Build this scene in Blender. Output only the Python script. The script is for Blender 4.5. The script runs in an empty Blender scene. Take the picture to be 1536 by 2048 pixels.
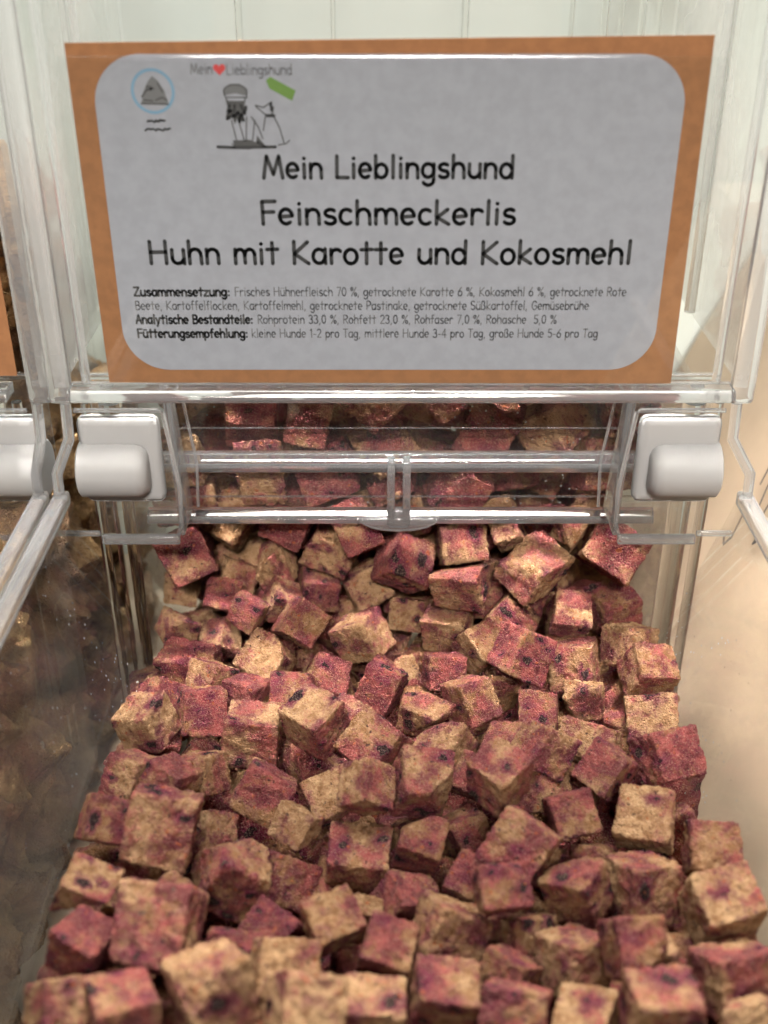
import bpy, bmesh, math, random
from mathutils import Vector, Matrix, Euler, Quaternion, noise

SC = bpy.context.scene
COL = SC.collection
CM = .01
LIFT = 36.0                     # the camera is 36 cm above the shelf; heights below are measured from the camera
def W(x, y, z): return Vector((x*CM, y*CM, (z+LIFT)*CM))

# ---------------------------------------------------------------- camera
cam_data = bpy.data.cameras.new('camera')
cam = bpy.data.objects.new('camera', cam_data); COL.objects.link(cam)
cam.location = W(0, 0, 0)
cam.rotation_euler = (math.radians(60), 0, 0)
cam_data.sensor_fit = 'HORIZONTAL'; cam_data.sensor_width = 36
cam_data.lens = 36*2300/1536
cam_data.clip_start = .01; cam_data.clip_end = 50
cam_data.dof.use_dof = True
cam_data.dof.focus_distance = .425
cam_data.dof.aperture_fstop = 10
SC.camera = cam

# ---------------------------------------------------------------- light
world = bpy.data.worlds.new('World'); SC.world = world
world.use_nodes = True
bg = world.node_tree.nodes['Background']
bg.inputs['Color'].default_value = (1.0, .97, .92, 1)
bg.inputs['Strength'].default_value = .06
def area(name, loc, aim, sx, sy, power, col, spread=180):
    d = bpy.data.lights.new(name, 'AREA'); d.shape = 'RECTANGLE'; d.size = sx*CM; d.size_y = sy*CM
    d.spread = math.radians(spread); d.energy = power; d.color = col
    o = bpy.data.objects.new(name, d); COL.objects.link(o)
    o.location = W(*loc); o.rotation_euler = (W(*aim)-W(*loc)).to_track_quat('-Z', 'Y').to_euler()
    return o
area('ceiling_lamp', (10, 92, 92), (1, 22, -25), 70, 30, 40, (1, .94, .85))
area('wall_fill', (0, 40, 60), (0, 59, -5), 120, 10, 9.5, (.95, 1, .98))  # unseen light added to brighten the back wall
area('aisle_lamp', (2, -58, 58), (1, 43, -20), 150, 13, 1.6, (1, .95, .89), 22)
area('front_lamp', (-18, 6, 105), (0, 26, -25), 50, 30, 2.9, (1, .93, .84))
area('hopper_fill', (1, 39.5, 105), (1, 39.5, -25), 34, 10, .45, (1, .95, .90), 10)  # narrow downlight added to brighten treats behind the lower panel, no fixture there
SC.view_settings.view_transform = 'Standard'; SC.view_settings.look = 'None'
SC.view_settings.exposure = .3; SC.view_settings.gamma = 1; SC.view_settings.use_curve_mapping = False
SC.render.engine = 'CYCLES'
SC.cycles.max_bounces = 24; SC.cycles.transparent_max_bounces = 32; SC.cycles.transmission_bounces = 16; SC.cycles.glossy_bounces = 6; SC.cycles.diffuse_bounces = 3
SC.cycles.caustics_refractive = True; SC.cycles.caustics_reflective = False
SC.cycles.sample_clamp_indirect = 2.5
SC.cycles.use_denoising = True
try: SC.cycles.denoiser = 'OPENIMAGEDENOISE'
except Exception: pass


# ---------------------------------------------------------------- treat shapes
def treat_mesh(seed, N=18, kind='cube'):
    """vertices (in units of the edge length) and quads of one rough freeze-dried chunk"""
    rnd = random.Random(seed)
    def U(a, b): return rnd.uniform(a, b)
    idx = {}; vs = []; fs = []
    def vid(i, j, k):
        key = (i, j, k)
        if key not in idx:
            idx[key] = len(vs); vs.append(Vector((2*i/N-1, 2*j/N-1, 2*k/N-1)))
        return idx[key]
    for a in range(3):
        for s in (0, N):
            for u in range(N):
                for v in range(N):
                    q = []
                    for du, dv in ((0,0),(1,0),(1,1),(0,1)):
                        c = [0,0,0]; c[a] = s; c[(a+1)%3] = u+du; c[(a+2)%3] = v+dv
                        q.append(vid(*c))
                    if s == 0: q.reverse()
                    fs.append(q)
    if kind == 'slab': dims = Vector((U(.95,1.1), U(.85,1.05), U(.45,.62)))
    elif kind == 'long': dims = Vector((U(1.1,1.3), U(.8,.95), U(.8,.95)))
    else: dims = Vector((U(.92,1.08), U(.88,1.05), U(.84,1.02)))
    corner = {}
    for i in (-1,1):
        for j in (-1,1):
            for k in (-1,1):
                corner[(i,j,k)] = Vector((U(-1,1),U(-1,1),U(-1,1)))*.085
    cuts = []
    ncut = {'cube': rnd.choice((0,0,0,1,1)), 'slab': rnd.choice((1,2)), 'long': 1, 'wedge': 1, 'chip': 5}[kind]
    for c in range(ncut):
        if kind == 'wedge':
            n = Vector((U(.6,1), U(-.3,.3), U(.6,1))); d = U(.05,.25)
        elif kind == 'chip':
            n = Vector((U(-1,1),U(-1,1),U(-1,1))); d = U(.2,.5)
        else:
            n = Vector((rnd.choice((-1,1))*U(.3,1),rnd.choice((-1,1))*U(.3,1),rnd.choice((-1,1))*U(.3,1))); d = U(.55,.78)
        n.normalize(); cuts.append((n, d*.62 if kind != 'cube' else d*.68))
    off = Vector((U(-50,50),U(-50,50),U(-50,50)))
    bowl = [U(-.035,.015) for _ in range(6)]
    out = []
    for p in vs:
        # soft rounding of edges
        q = Vector([math.copysign(abs(c)**1.0, c) for c in p])
        e = sorted(abs(c) for c in p)
        r = max(0., e[1]-.86)/.14
        r2 = max(0., e[0]-.86)/.14
        q *= 1 - .022*r*r - .03*r2*r2
        w = Vector((0,0,0))
        for (i,j,k), d in corner.items():
            w += d*((1+i*p.x)*(1+j*p.y)*(1+k*p.z)/8)
        # faces slightly hollow or bulged
        for a in range(3):
            for t, s in enumerate((-1,1)):
                if abs(p[a]-s) < 1e-6:
                    o1, o2 = p[(a+1)%3], p[(a+2)%3]
                    q[a] += s*bowl[a*2+t]*(1-o1*o1)*(1-o2*o2)*1.3
        q = q + w
        q = Vector((q.x*dims.x, q.y*dims.y, q.z*dims.z))*.5
        for n, d in cuts:
            h = q.dot(n)-d*1.0
            if h > 0: q -= n*h*.97
        out.append(q)
    # crumbly displacement along a rough outward direction
    res = []
    for p, q in zip(vs, out):
        n = Vector([c if abs(abs(c)-1) < 1e-6 else c*.25 for c in p]).normalized()
        s = q*2.3+off
        f = noise.noise(s)*.024 + noise.noise(s*2.3)*.020
        rid = abs(noise.noise(s*1.7+Vector((7,3,9))))
        f -= max(0, .12-rid)*.26                          # creases
        c = noise.noise(s*5.2)
        f += c*.03 + noise.noise(s*11)*.016
        dd = noise.voronoi(s*2.6)[0][0]
        f -= max(0, .26-dd)*.34                           # pits
        q = q + n*f
        for cn, cd in cuts: pass
        res.append(q)
    return res, fs
KINDS = ['cube']*11 + ['slab']*4 + ['long']*3 + ['wedge']*4
NVAR = 44
def variant_kind(i): return KINDS[i % len(KINDS)]

# ---------------------------------------------------------------- hand-drawn monoline alphabet
def arc(cx, cy, rx, ry, a0, a1, n=12):
    return [(cx+rx*math.cos(math.radians(a0+(a1-a0)*i/n)), cy+ry*math.sin(math.radians(a0+(a1-a0)*i/n))) for i in range(n+1)]
def dot(x, y): return [(x, y), (x+.05, y)]
GLYPH = {
 ' ': (3.0, []),
 'M': (7.4, [[(.5,0),(1.7,7.4),(3.8,1.2),(5.8,7.4),(6.9,0)]]),
 'L': (4.6, [[(.6,7.4),(.5,.1),(4.3,.1)]]),
 'F': (4.6, [[(.7,0),(.6,7.3),(4.4,7.4)],[(.7,3.9),(3.9,4.0)]]),
 'H': (6.2, [[(.6,7.4),(.6,0)],[(5.4,7.5),(5.4,0)],[(.6,3.8),(5.4,3.9)]]),
 'K': (5.6, [[(.7,7.4),(.7,0)],[(4.9,7.2),(.8,3.3),(5.2,0)]]),
 'Z': (5.2, [[(.4,7.3),(4.7,7.4),(.4,.1),(4.9,.1)]]),
 'R': (5.2, [[(.6,0),(.6,7.3)]+arc(2.2,5.6,2.3,1.8,80,-90)+[(.7,3.7)],[(2.0,3.8),(4.8,0)]]),
 'B': (5.2, [[(.6,0),(.6,7.3)]+arc(2.2,5.6,2.1,1.8,80,-90)+[(.7,3.8)],[(.7,3.8)]+arc(2.4,1.95,2.4,1.9,90,-90)+[(.6,0)]]),
 'P': (5.0, [[(.6,0),(.6,7.3)]+arc(2.2,5.4,2.4,2.0,80,-90)+[(.7,3.4)]]),
 'S': (5.0, [arc(2.4,5.6,1.9,1.8,30,250)+arc(2.5,1.9,2.0,1.9,80,-150)]),
 'G': (5.8, [arc(3.1,3.7,2.6,3.7,40,320)+[(5.2,3.3),(3.2,3.3)]]),
 'T': (5.0, [[(.2,7.3),(4.8,7.3)],[(2.5,7.3),(2.5,0)]]),
 'A': (5.4, [[(.3,0),(2.7,7.4),(5.1,0)],[(1.2,2.6),(4.2,2.6)]]),
 'a': (4.9, [arc(2.3,2.4,1.9,2.4,50,360)+[(4.2,4.9)],[(4.2,2.6),(4.3,0)]]),
 'b': (4.9, [[(.6,7.6),(.6,0)],arc(2.5,2.4,1.9,2.3,165,-165,18)]),
 'c': (4.3, [arc(2.3,2.4,1.9,2.4,50,310)]),
 'd': (5.0, [arc(2.3,2.4,1.9,2.4,20,340,18),[(4.3,7.6),(4.3,0)]]),
 'e': (4.7, [[(.5,2.4),(4.1,2.7)]+arc(2.3,2.5,1.85,2.4,8,310,16)]),
 'f': (3.6, [arc(2.6,6.1,1.1,1.4,60,180)+[(1.5,0)],[(.3,4.4),(3.0,4.5)]]),
 'g': (4.9, [arc(2.3,2.5,1.9,2.3,40,345,18)+[(4.2,4.7),(4.25,-.6)]+arc(2.4,-.7,1.85,1.8,0,-150)]),
 'h': (4.9, [[(.6,7.6),(.6,0)],[(.6,2.6)]+arc(2.4,2.9,1.8,2.0,160,0)+[(4.3,0)]]),
 'i': (2.0, [[(1.0,4.7),(1.0,0)],dot(1.0,6.6)]),
 'k': (4.6, [[(.6,7.6),(.6,0)],[(3.8,4.8),(.8,2.2),(4.2,0)]]),
 'l': (2.0, [[(1.0,7.6),(1.0,0)]]),
 'm': (7.2, [[(.6,4.8),(.6,0)],[(.6,2.8)]+arc(2.1,3.1,1.4,1.7,160,0)+[(3.6,.2)],[(3.6,2.8)]+arc(5.1,3.1,1.5,1.7,160,0)+[(6.7,0)]]),
 'n': (4.8, [[(.6,4.8),(.6,0)],[(.6,2.6)]+arc(2.4,2.9,1.75,1.9,160,0)+[(4.2,0)]]),
 'o': (4.9, [arc(2.4,2.4,1.95,2.4,90,450,20)]),
 'p': (4.9, [[(.6,4.8),(.6,-2.5)],arc(2.5,2.4,1.9,2.3,165,-165,18)]),
 'r': (3.8, [[(.6,4.7),(.7,0)],[(.7,2.8)]+arc(2.3,2.9,1.6,1.8,165,40)]),
 's': (4.1, [arc(2.2,3.6,1.5,1.15,40,260)+arc(2.1,1.25,1.55,1.2,85,-150)]),
 't': (3.9, [[(1.9,7.0),(1.9,.0)],[(.2,4.7),(3.6,4.8)]]),
 'u': (4.8, [[(.6,4.7)]+arc(2.3,2.0,1.75,1.95,180,330)+[(4.1,1.5)],[(4.15,4.7),(4.25,0)]]),
 'y': (4.6, [[(.4,4.7),(2.3,.4)],[(4.1,4.8),(1.2,-2.4)]]),
 'z': (4.3, [[(.5,4.6),(3.8,4.6),(.4,.1),(4.0,.1)]]),
 '0': (5.0, [arc(2.4,3.7,1.9,3.6,90,450,20)]),
 '1': (3.0, [[(.6,6.0),(1.9,7.4),(1.9,0)]]),
 '2': (4.8, [arc(2.3,5.4,1.8,1.9,160,-30)+[(.5,.1),(4.3,.1)]]),
 '3': (4.8, [arc(2.1,5.6,1.7,1.7,150,-80)+arc(2.2,1.95,2.0,1.95,80,-150)]),
 '4': (5.0, [[(3.4,0),(3.4,7.4),(.4,2.3),(4.6,2.3)]]),
 '5': (4.8, [[(4.0,7.3),(1.0,7.3),(.8,4.2)]+arc(2.2,2.2,2.0,2.2,110,-140)]),
 '6': (4.8, [[(3.6,7.3),(1.2,4.2)]+arc(2.4,2.1,1.9,2.1,150,510,18)]),
 '7': (4.6, [[(.4,7.3),(4.2,7.3),(1.6,0)]]),
 '%': (6.6, [arc(1.5,5.9,1.1,1.4,0,360),[(5.6,7.3),(1.2,0)],arc(5.1,1.4,1.1,1.4,0,360)]),
 ',': (2.2, [[(1.0,.3),(.6,-1.2)]]), '.': (2.2, [dot(.9,.2)]), ':': (2.4, [dot(1,.4),dot(1,4.0)]), '-': (3.4, [[(.5,2.7),(2.9,2.7)]]),
 'ß': (5.0, [[(.6,0),(.6,5.6)]+arc(2.1,5.8,1.5,1.7,180,-60)+[(2.6,4.1)]+arc(2.6,2.0,1.7,1.95,80,-120)]),
}
GLYPH['ü'] = (4.8, GLYPH['u'][1]+[dot(1.4,6.6), dot(3.2,6.6)])
def text_strokes(s, x0, x1, base, cap, seed=1):
    """strokes of a line of text stretched to run from x0 to x1, capital letters cap high"""
    r = random.Random(seed)
    adv = sum(GLYPH[c][0]+.55 for c in s)-.55
    k = cap/7.4; kx = (x1-x0)/adv
    out = []; x = 0
    for c in s:
        w, st = GLYPH[c]
        dy = r.uniform(-.06, .06)
        for p in st: out.append([(x0+(x+px)*kx, base+(py+dy)*k) for px, py in p])
        x += w+.55
    return out
def ribbon(strokes, w, n=8):
    """flat round-ended strokes as polygons in 2-D"""
    vs = []; fs = []
    for st in strokes:
        for (ax, ay), (bx, by) in zip(st, st[1:]):
            L = math.hypot(bx-ax, by-ay)
            if L < 1e-9: continue
            nx, ny = -(by-ay)/L*w/2, (bx-ax)/L*w/2
            i = len(vs); vs += [(ax+nx,ay+ny),(ax-nx,ay-ny),(bx-nx,by-ny),(bx+nx,by+ny)]; fs.append((i,i+1,i+2,i+3))
        for (ax, ay) in st:
            i = len(vs)
            vs += [(ax+w/2*math.cos(6.2832*k/n), ay+w/2*math.sin(6.2832*k/n)) for k in range(n)]
            fs.append(tuple(range(i, i+n)))
    return vs, fs

# ---------------------------------------------------------------- materials
def new_mat(name):
    m = bpy.data.materials.new(name); m.use_nodes = True
    nt = m.node_tree; nt.nodes.clear()
    return m, nt, nt.nodes, nt.links
def node(nt, typ, **kw):
    n = nt.nodes.new(typ)
    ins = kw.pop('ins', {})
    for k, v in kw.items(): setattr(n, k, v)
    for k, v in ins.items():
        if isinstance(v, bpy.types.NodeSocket): nt.links.new(v, n.inputs[k])
        else: n.inputs[k].default_value = v
    return n
def math_n(nt, op, a, b=0.0, clamp=False):
    n = nt.nodes.new('ShaderNodeMath'); n.operation = op; n.use_clamp = clamp
    for i, v in enumerate((a, b)):
        if isinstance(v, bpy.types.NodeSocket): nt.links.new(v, n.inputs[i])
        else: n.inputs[i].default_value = v
    return n.outputs[0]
def smooth(nt, v, lo, hi, a=0., b=1.):
    n = nt.nodes.new('ShaderNodeMapRange'); n.interpolation_type = 'SMOOTHSTEP'
    nt.links.new(v, n.inputs['Value'])
    for k, x in (('From Min', lo), ('From Max', hi), ('To Min', a), ('To Max', b)): n.inputs[k].default_value = x
    return n.outputs['Result']
def mixc(nt, f, a, b):
    n = nt.nodes.new('ShaderNodeMix'); n.data_type = 'RGBA'
    for i, v in ((0, f), (6, a), (7, b)):
        if isinstance(v, bpy.types.NodeSocket): nt.links.new(v, n.inputs[i])
        else: n.inputs[i].default_value = v if not isinstance(v, tuple) else (*v, 1)
    return n.outputs[2]
def principled(nt, **ins):
    p = node(nt, 'ShaderNodeBsdfPrincipled', ins=ins)
    o = node(nt, 'ShaderNodeOutputMaterial'); nt.links.new(p.outputs[0], o.inputs[0])
    return p
def tex_noise(nt, vec, scale, detail=2., rough=.5):
    return node(nt, 'ShaderNodeTexNoise', ins={'Vector': vec, 'Scale': scale, 'Detail': detail, 'Roughness': rough})

def treat_material(name, lightc, darkc, stain1, stain2, berry=True, size=1.0):
    m, nt, N, L = new_mat(name)
    tc = node(nt, 'ShaderNodeTexCoord'); oi = node(nt, 'ShaderNodeObjectInfo')
    off = node(nt, 'ShaderNodeVectorMath', operation='SCALE', ins={0: (91., 57., 33.)}); L.new(oi.outputs['Random'], off.inputs['Scale'])
    v = node(nt, 'ShaderNodeVectorMath', operation='ADD', ins={0: node(nt, 'ShaderNodeVectorMath', operation='MULTIPLY', ins={0: tc.outputs['Object'], 1: (size,)*3}).outputs[0], 1: off.outputs[0]}).outputs[0]
    sep = node(nt, 'ShaderNodeSeparateColor', ins={0: oi.outputs['Color']})
    tint, tone = sep.outputs[0], sep.outputs[1]
    n1 = tex_noise(nt, v, 1.55, 4, .55).outputs[0]
    n2 = tex_noise(nt, v, 5.5, 5, .65).outputs[0]
    n3 = tex_noise(nt, v, 15, 4, .75).outputs[0]
    n4 = tex_noise(nt, v, 38, 2, .7).outputs[0]
    nb = tex_noise(nt, v, 2.6, 3, .6).outputs[0]
    base = mixc(nt, smooth(nt, math_n(nt, 'ADD', n2, math_n(nt, 'MULTIPLY', math_n(nt, 'SUBTRACT', tone, .5), .35)), .36, .66), darkc, lightc)
    # stains
    e = math_n(nt, 'ADD', n1, math_n(nt, 'MULTIPLY', math_n(nt, 'SUBTRACT', n2, .5), .55))
    e = math_n(nt, 'ADD', e, math_n(nt, 'MULTIPLY', math_n(nt, 'SUBTRACT', n3, .5), .36))
    e = math_n(nt, 'ADD', e, math_n(nt, 'MULTIPLY', math_n(nt, 'SUBTRACT', tint, .5), .30))
    sf = smooth(nt, e, .38, .59, 0, .9)
    scol = mixc(nt, smooth(nt, nb, .38, .58), stain1, stain2)
    col = mixc(nt, sf, base, scol)
    if berry:
        wv = node(nt, 'ShaderNodeVectorMath', operation='MULTIPLY_ADD', ins={0: node(nt, 'ShaderNodeTexNoise', ins={'Vector': v, 'Scale': 5., 'Detail': 3.}).outputs['Color'], 1: (.24,.24,.24), 2: v}).outputs[0]
        st = node(nt, 'ShaderNodeVectorMath', operation='MULTIPLY', ins={0: wv, 1: (1., 1.5, .8)}).outputs[0]
        vo = node(nt, 'ShaderNodeTexVoronoi', ins={'Vector': st, 'Scale': 2.0})
        vsep = node(nt, 'ShaderNodeSeparateColor', ins={0: vo.outputs['Color']})
        on = math_n(nt, 'GREATER_THAN', math_n(nt, 'ADD', vsep.outputs[0], math_n(nt, 'MULTIPLY', tint, .45)), .74)
        d = vo.outputs['Distance']
        d = math_n(nt, 'ADD', d, math_n(nt, 'MULTIPLY', math_n(nt, 'SUBTRACT', vsep.outputs[1], .55), .16))
        d2 = math_n(nt, 'ADD', d, math_n(nt, 'MULTIPLY', math_n(nt, 'SUBTRACT', n2, .5), .30))
        halo = math_n(nt, 'MULTIPLY', smooth(nt, d2, .18, .60, .95, 0), on)
        core = math_n(nt, 'MULTIPLY', smooth(nt, d2, .17, .22, 1, 0), on)
        col = mixc(nt, halo, col, (.15, .018, .046))
        col = mixc(nt, core, col, (.020, .007, .011))
        # little dark seeds and orange shreds
        vs = node(nt, 'ShaderNodeTexVoronoi', ins={'Vector': wv, 'Scale': 8.5})
        ss = node(nt, 'ShaderNodeSeparateColor', ins={0: vs.outputs['Color']})
        seed = math_n(nt, 'MULTIPLY', smooth(nt, vs.outputs['Distance'], .16, .30, 1, 0), math_n(nt, 'GREATER_THAN', ss.outputs[0], .80))
        col = mixc(nt, math_n(nt, 'MULTIPLY', seed, .8), col, (.045, .02, .022))
        shred = math_n(nt, 'MULTIPLY', smooth(nt, vs.outputs['Distance'], .20, .36, 1, 0), math_n(nt, 'LESS_THAN', ss.outputs[0], .10))
        col = mixc(nt, math_n(nt, 'MULTIPLY', shred, .75), col, (.42, .10, .035))
    # floury grain, darker colour painting the shade in pores, pore bumps
    col = mixc(nt, smooth(nt, n4, .50, .72, 0, .45), col, (.60, .42, .28) if berry else (.5,.36,.2))
    col = mixc(nt, smooth(nt, n3, .30, .44, .7, 0), col, mixc(nt, .72, col, (.10, .035, .022)))
    po = node(nt, 'ShaderNodeTexVoronoi', ins={'Vector': v, 'Scale': 17.})
    pit = smooth(nt, po.outputs['Distance'], .0, .42)
    h = math_n(nt, 'ADD', math_n(nt, 'MULTIPLY', n3, .8), math_n(nt, 'ADD', math_n(nt, 'MULTIPLY', n4, .4), math_n(nt, 'MULTIPLY', pit, .45)))
    b = node(nt, 'ShaderNodeBump', ins={'Strength': 1.0, 'Distance': .0021, 'Height': h})
    principled(nt, **{'Base Color': col, 'Roughness': .92, 'Normal': b.outputs[0], 'Specular IOR Level': .2})
    return m

def thin_clear(name, dust_glare=.02, specks=.0, rough=.015, tintc=(.985, .992, .988)):
    m, nt, N, L = new_mat(name)
    geo = node(nt, 'ShaderNodeNewGeometry')
    ior = math_n(nt, 'ADD', math_n(nt, 'MULTIPLY', geo.outputs['Backfacing'], 1/1.47-1.47), 1.47)
    fr = node(nt, 'ShaderNodeFresnel', ins={'IOR': ior})
    tr = node(nt, 'ShaderNodeBsdfTransparent', ins={'Color': (*tintc, 1)})
    gl = node(nt, 'ShaderNodeBsdfGlossy', ins={'Roughness': rough, 'Color': (1, 1, 1, 1)})
    mx = node(nt, 'ShaderNodeMixShader', ins={0: fr.outputs[0], 1: tr.outputs[0], 2: gl.outputs[0]})
    tc = node(nt, 'ShaderNodeTexCoord')
    n = tex_noise(nt, tc.outputs['Object'], 9, 4, .6).outputs[0]
    fac = smooth(nt, n, .3, .8, 0, dust_glare*2)  # diffuse veil: real dust, and painted glare on the hopper walls
    if specks:
        vo = node(nt, 'ShaderNodeTexVoronoi', ins={'Vector': tc.outputs['Object'], 'Scale': 330.})
        s = node(nt, 'ShaderNodeSeparateColor', ins={0: vo.outputs['Color']})
        patch = smooth(nt, tex_noise(nt, tc.outputs['Object'], 22, 2, .5).outputs[0], .46, .62)
        sp = math_n(nt, 'MULTIPLY', smooth(nt, vo.outputs['Distance'], .10, .17, 1, 0), math_n(nt, 'GREATER_THAN', s.outputs[0], .66))
        fac = math_n(nt, 'ADD', fac, math_n(nt, 'MULTIPLY', math_n(nt, 'MULTIPLY', sp, patch), specks), True)
    df = node(nt, 'ShaderNodeBsdfDiffuse', ins={'Color': (.85, .84, .82, 1)})
    tl = node(nt, 'ShaderNodeBsdfTranslucent', ins={'Color': (.85, .84, .82, 1)})
    d2 = node(nt, 'ShaderNodeMixShader', ins={0: .5, 1: df.outputs[0], 2: tl.outputs[0]})
    m2 = node(nt, 'ShaderNodeMixShader', ins={0: fac, 1: mx.outputs[0], 2: d2.outputs[0]})
    o = node(nt, 'ShaderNodeOutputMaterial'); L.new(m2.outputs[0], o.inputs[0])
    return m
def solid_clear(name, rough=.0, col=(.985, .99, .985)):
    m, nt, N, L = new_mat(name)
    g = node(nt, 'ShaderNodeBsdfGlass', ins={'Color': (*col, 1), 'Roughness': rough, 'IOR': 1.47})
    o = node(nt, 'ShaderNodeOutputMaterial'); L.new(g.outputs[0], o.inputs[0])
    return m
def plain(name, col, rough=.6, vary=.12, scale=60., bump=0.0, sub=0.0):
    m, nt, N, L = new_mat(name)
    tc = node(nt, 'ShaderNodeTexCoord')
    n = tex_noise(nt, tc.outputs['Object'], scale, 4, .6).outputs[0]
    c = mixc(nt, smooth(nt, n, .3, .7), tuple(x*(1-vary) for x in col), tuple(min(1, x*(1+vary)) for x in col))
    ins = {'Base Color': c, 'Roughness': rough}
    if bump:
        b = node(nt, 'ShaderNodeBump', ins={'Strength': .5, 'Distance': bump, 'Height': n}); ins['Normal'] = b.outputs[0]
    if sub: ins['Subsurface Weight'] = sub; ins['Subsurface Radius'] = (.01, .009, .008); ins['Subsurface Scale'] = .6
    principled(nt, **ins)
    return m

M_TREAT = treat_material('freeze_dried_treat', (.56, .335, .175), (.29, .135, .058), (.33, .062, .068), (.145, .014, .036))
M_BURIED = treat_material('buried_treat', (.56, .335, .175), (.29, .135, .058), (.33, .062, .068), (.145, .014, .036), True, 45.)
M_CHEW = treat_material('brown_chew', (.66, .42, .20), (.38, .21, .09), (.24, .12, .06), (.13, .065, .04), False)
M_PANE = thin_clear('clear_pane', .012, .0)
M_GLARE = thin_clear('glare_pane', .24, 0, .05)  # whiteness stands in for glare on the hopper side walls
M_BRACKET = thin_clear('bracket_pane', .05, 0, .03)
M_DUSTY = thin_clear('dusty_pane', .028, .75, .03)
M_DUSTY2 = thin_clear('dusty_lower_pane', .012, .6, .02)
M_SLEEVE = thin_clear('clear_sleeve', 0, 0, .02)
M_SOLID = solid_clear('clear_acrylic', .01)
def edge_clear(name, edge_light):  # white mixed in to paint the light that acrylic edges gather
    m = solid_clear(name, .02); nt = m.node_tree; L = nt.links
    out = [n for n in nt.nodes if n.type == 'OUTPUT_MATERIAL'][0]; g = [n for n in nt.nodes if n.type == 'BSDF_GLASS'][0]
    d = node(nt, 'ShaderNodeBsdfDiffuse', ins={'Color': (.9, .9, .92, 1)}); t = node(nt, 'ShaderNodeBsdfTranslucent', ins={'Color': (.9, .9, .92, 1)})
    a = node(nt, 'ShaderNodeMixShader', ins={0: .5, 1: d.outputs[0], 2: t.outputs[0]})
    b = node(nt, 'ShaderNodeMixShader', ins={0: edge_light, 1: g.outputs[0], 2: a.outputs[0]})
    L.new(b.outputs[0], out.inputs[0]); return m
M_EDGE = edge_clear('clear_bright_edge', .09)
M_RIB = edge_clear('clear_rib', .20)
M_FROST = plain('milky_plastic', (.35, .345, .34), .6, .02, 40, 0, .25)
M_KRAFT = plain('kraft_card', (.27, .118, .046), .85, .10, 220)
M_PRINT = plain('grey_white_print', (.29, .298, .335), .7, .06, 190)
M_INK = plain('black_ink', (.032, .032, .034), .7, .1)
M_INK2 = plain('grey_ink', (.07, .069, .07), .7, .1)
M_INKP = plain('pale_ink', (.135, .135, .14), .7, .1)
M_RED = plain('red_ink', (.50, .05, .05), .7, .05)
M_BLUE = plain('blue_ink', (.15, .27, .38), .7, .05)
M_GREEN = plain('green_ink', (.12, .22, .045), .7, .1)
M_WALL = plain('pale_wall', (.81, .85, .80), .7, .03, 8)
M_SHELF = plain('cream_shelf', (.50, .385, .28), .55, .05, 14)
M_BAG = plain('cream_paper', (.46, .345, .24), .75, .05, 30, .0006)
M_DARK = plain('dark_plastic', (.05, .03, .05), .5, .1)
M_GREY = plain('grey_plastic', (.25, .29, .30), .5, .1)

# ---------------------------------------------------------------- mesh helpers (all in cm, camera height zero)
def link(name, mesh, mat, parent=None):
    if mat: mesh.materials.append(mat)
    o = bpy.data.objects.new(name, mesh); COL.objects.link(o)
    if parent:
        o.parent = parent
        o.matrix_parent_inverse = Matrix.Identity(4)
        o.location = -root_offset(parent)
    return o
def root_offset(p):
    v = Vector(p.location)
    while p.parent: p = p.parent; v += Vector(p.location)
    return v
def empty(name, x, y, z, label, cat, group=None):
    o = bpy.data.objects.new(name, None); COL.objects.link(o); o.location = W(x, y, z); o.empty_display_size = .02
    tag(o, label, cat, group); return o
def tag(o, label, cat, group=None):
    o['label'] = label; o['category'] = cat
    if group: o['group'] = group
def from_bm(name, bm, mat, parent=None, bev=0, smooth_=True):
    if bev: bmesh.ops.bevel(bm, geom=bm.edges[:], offset=bev*CM, segments=3, affect='EDGES', profile=.6)
    bmesh.ops.recalc_face_normals(bm, faces=bm.faces)
    me = bpy.data.meshes.new(name); bm.to_mesh(me); bm.free()
    if smooth_: me.shade_smooth(); me.set_sharp_from_angle(angle=math.radians(35))
    return link(name, me, mat, parent)
def hexa(pts):
    """box from 8 points, bottom ring then top ring"""
    bm = bmesh.new(); v = [bm.verts.new(W(*p)) for p in pts]
    for f in ((3,2,1,0),(4,5,6,7),(0,1,5,4),(1,2,6,5),(2,3,7,6),(3,0,4,7)): bm.faces.new([v[i] for i in f])
    return bm
def boxb(x0, x1, y0, y1, z0, z1):
    return hexa([(x0,y0,z0),(x1,y0,z0),(x1,y1,z0),(x0,y1,z0),(x0,y0,z1),(x1,y0,z1),(x1,y1,z1),(x0,y1,z1)])
def extrude_x(profile, x0, x1):
    bm = bmesh.new()
    a = [bm.verts.new(W(x0, y, z)) for y, z in profile]; b = [bm.verts.new(W(x1, y, z)) for y, z in profile]
    n = len(profile)
    for i in range(n): bm.faces.new((a[i], a[(i+1)%n], b[(i+1)%n], b[i]))
    bm.faces.new(a[::-1]); bm.faces.new(b)
    return bm
def tube(path, r, n=14, caps=True, sq=1.0):
    """round bar along a list of points (cm)"""
    bm = bmesh.new(); rings = []
    P = [Vector(p) for p in path]
    for i, p in enumerate(P):
        t = (P[min(i+1, len(P)-1)]-P[max(i-1, 0)]).normalized()
        s = t.cross(Vector((0,0,1)) if abs(t.z) < .9 else Vector((0,1,0))).normalized(); u = s.cross(t)
        rings.append([bm.verts.new(W(*(p+s*r*math.cos(6.28318*k/n)+u*r*sq*math.sin(6.28318*k/n)))) for k in range(n)])
    for a, b in zip(rings, rings[1:]):
        for k in range(n): bm.faces.new((a[k], a[(k+1)%n], b[(k+1)%n], b[k]))
    if caps: bm.faces.new(rings[0][::-1]); bm.faces.new(rings[-1])
    return bm

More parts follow.
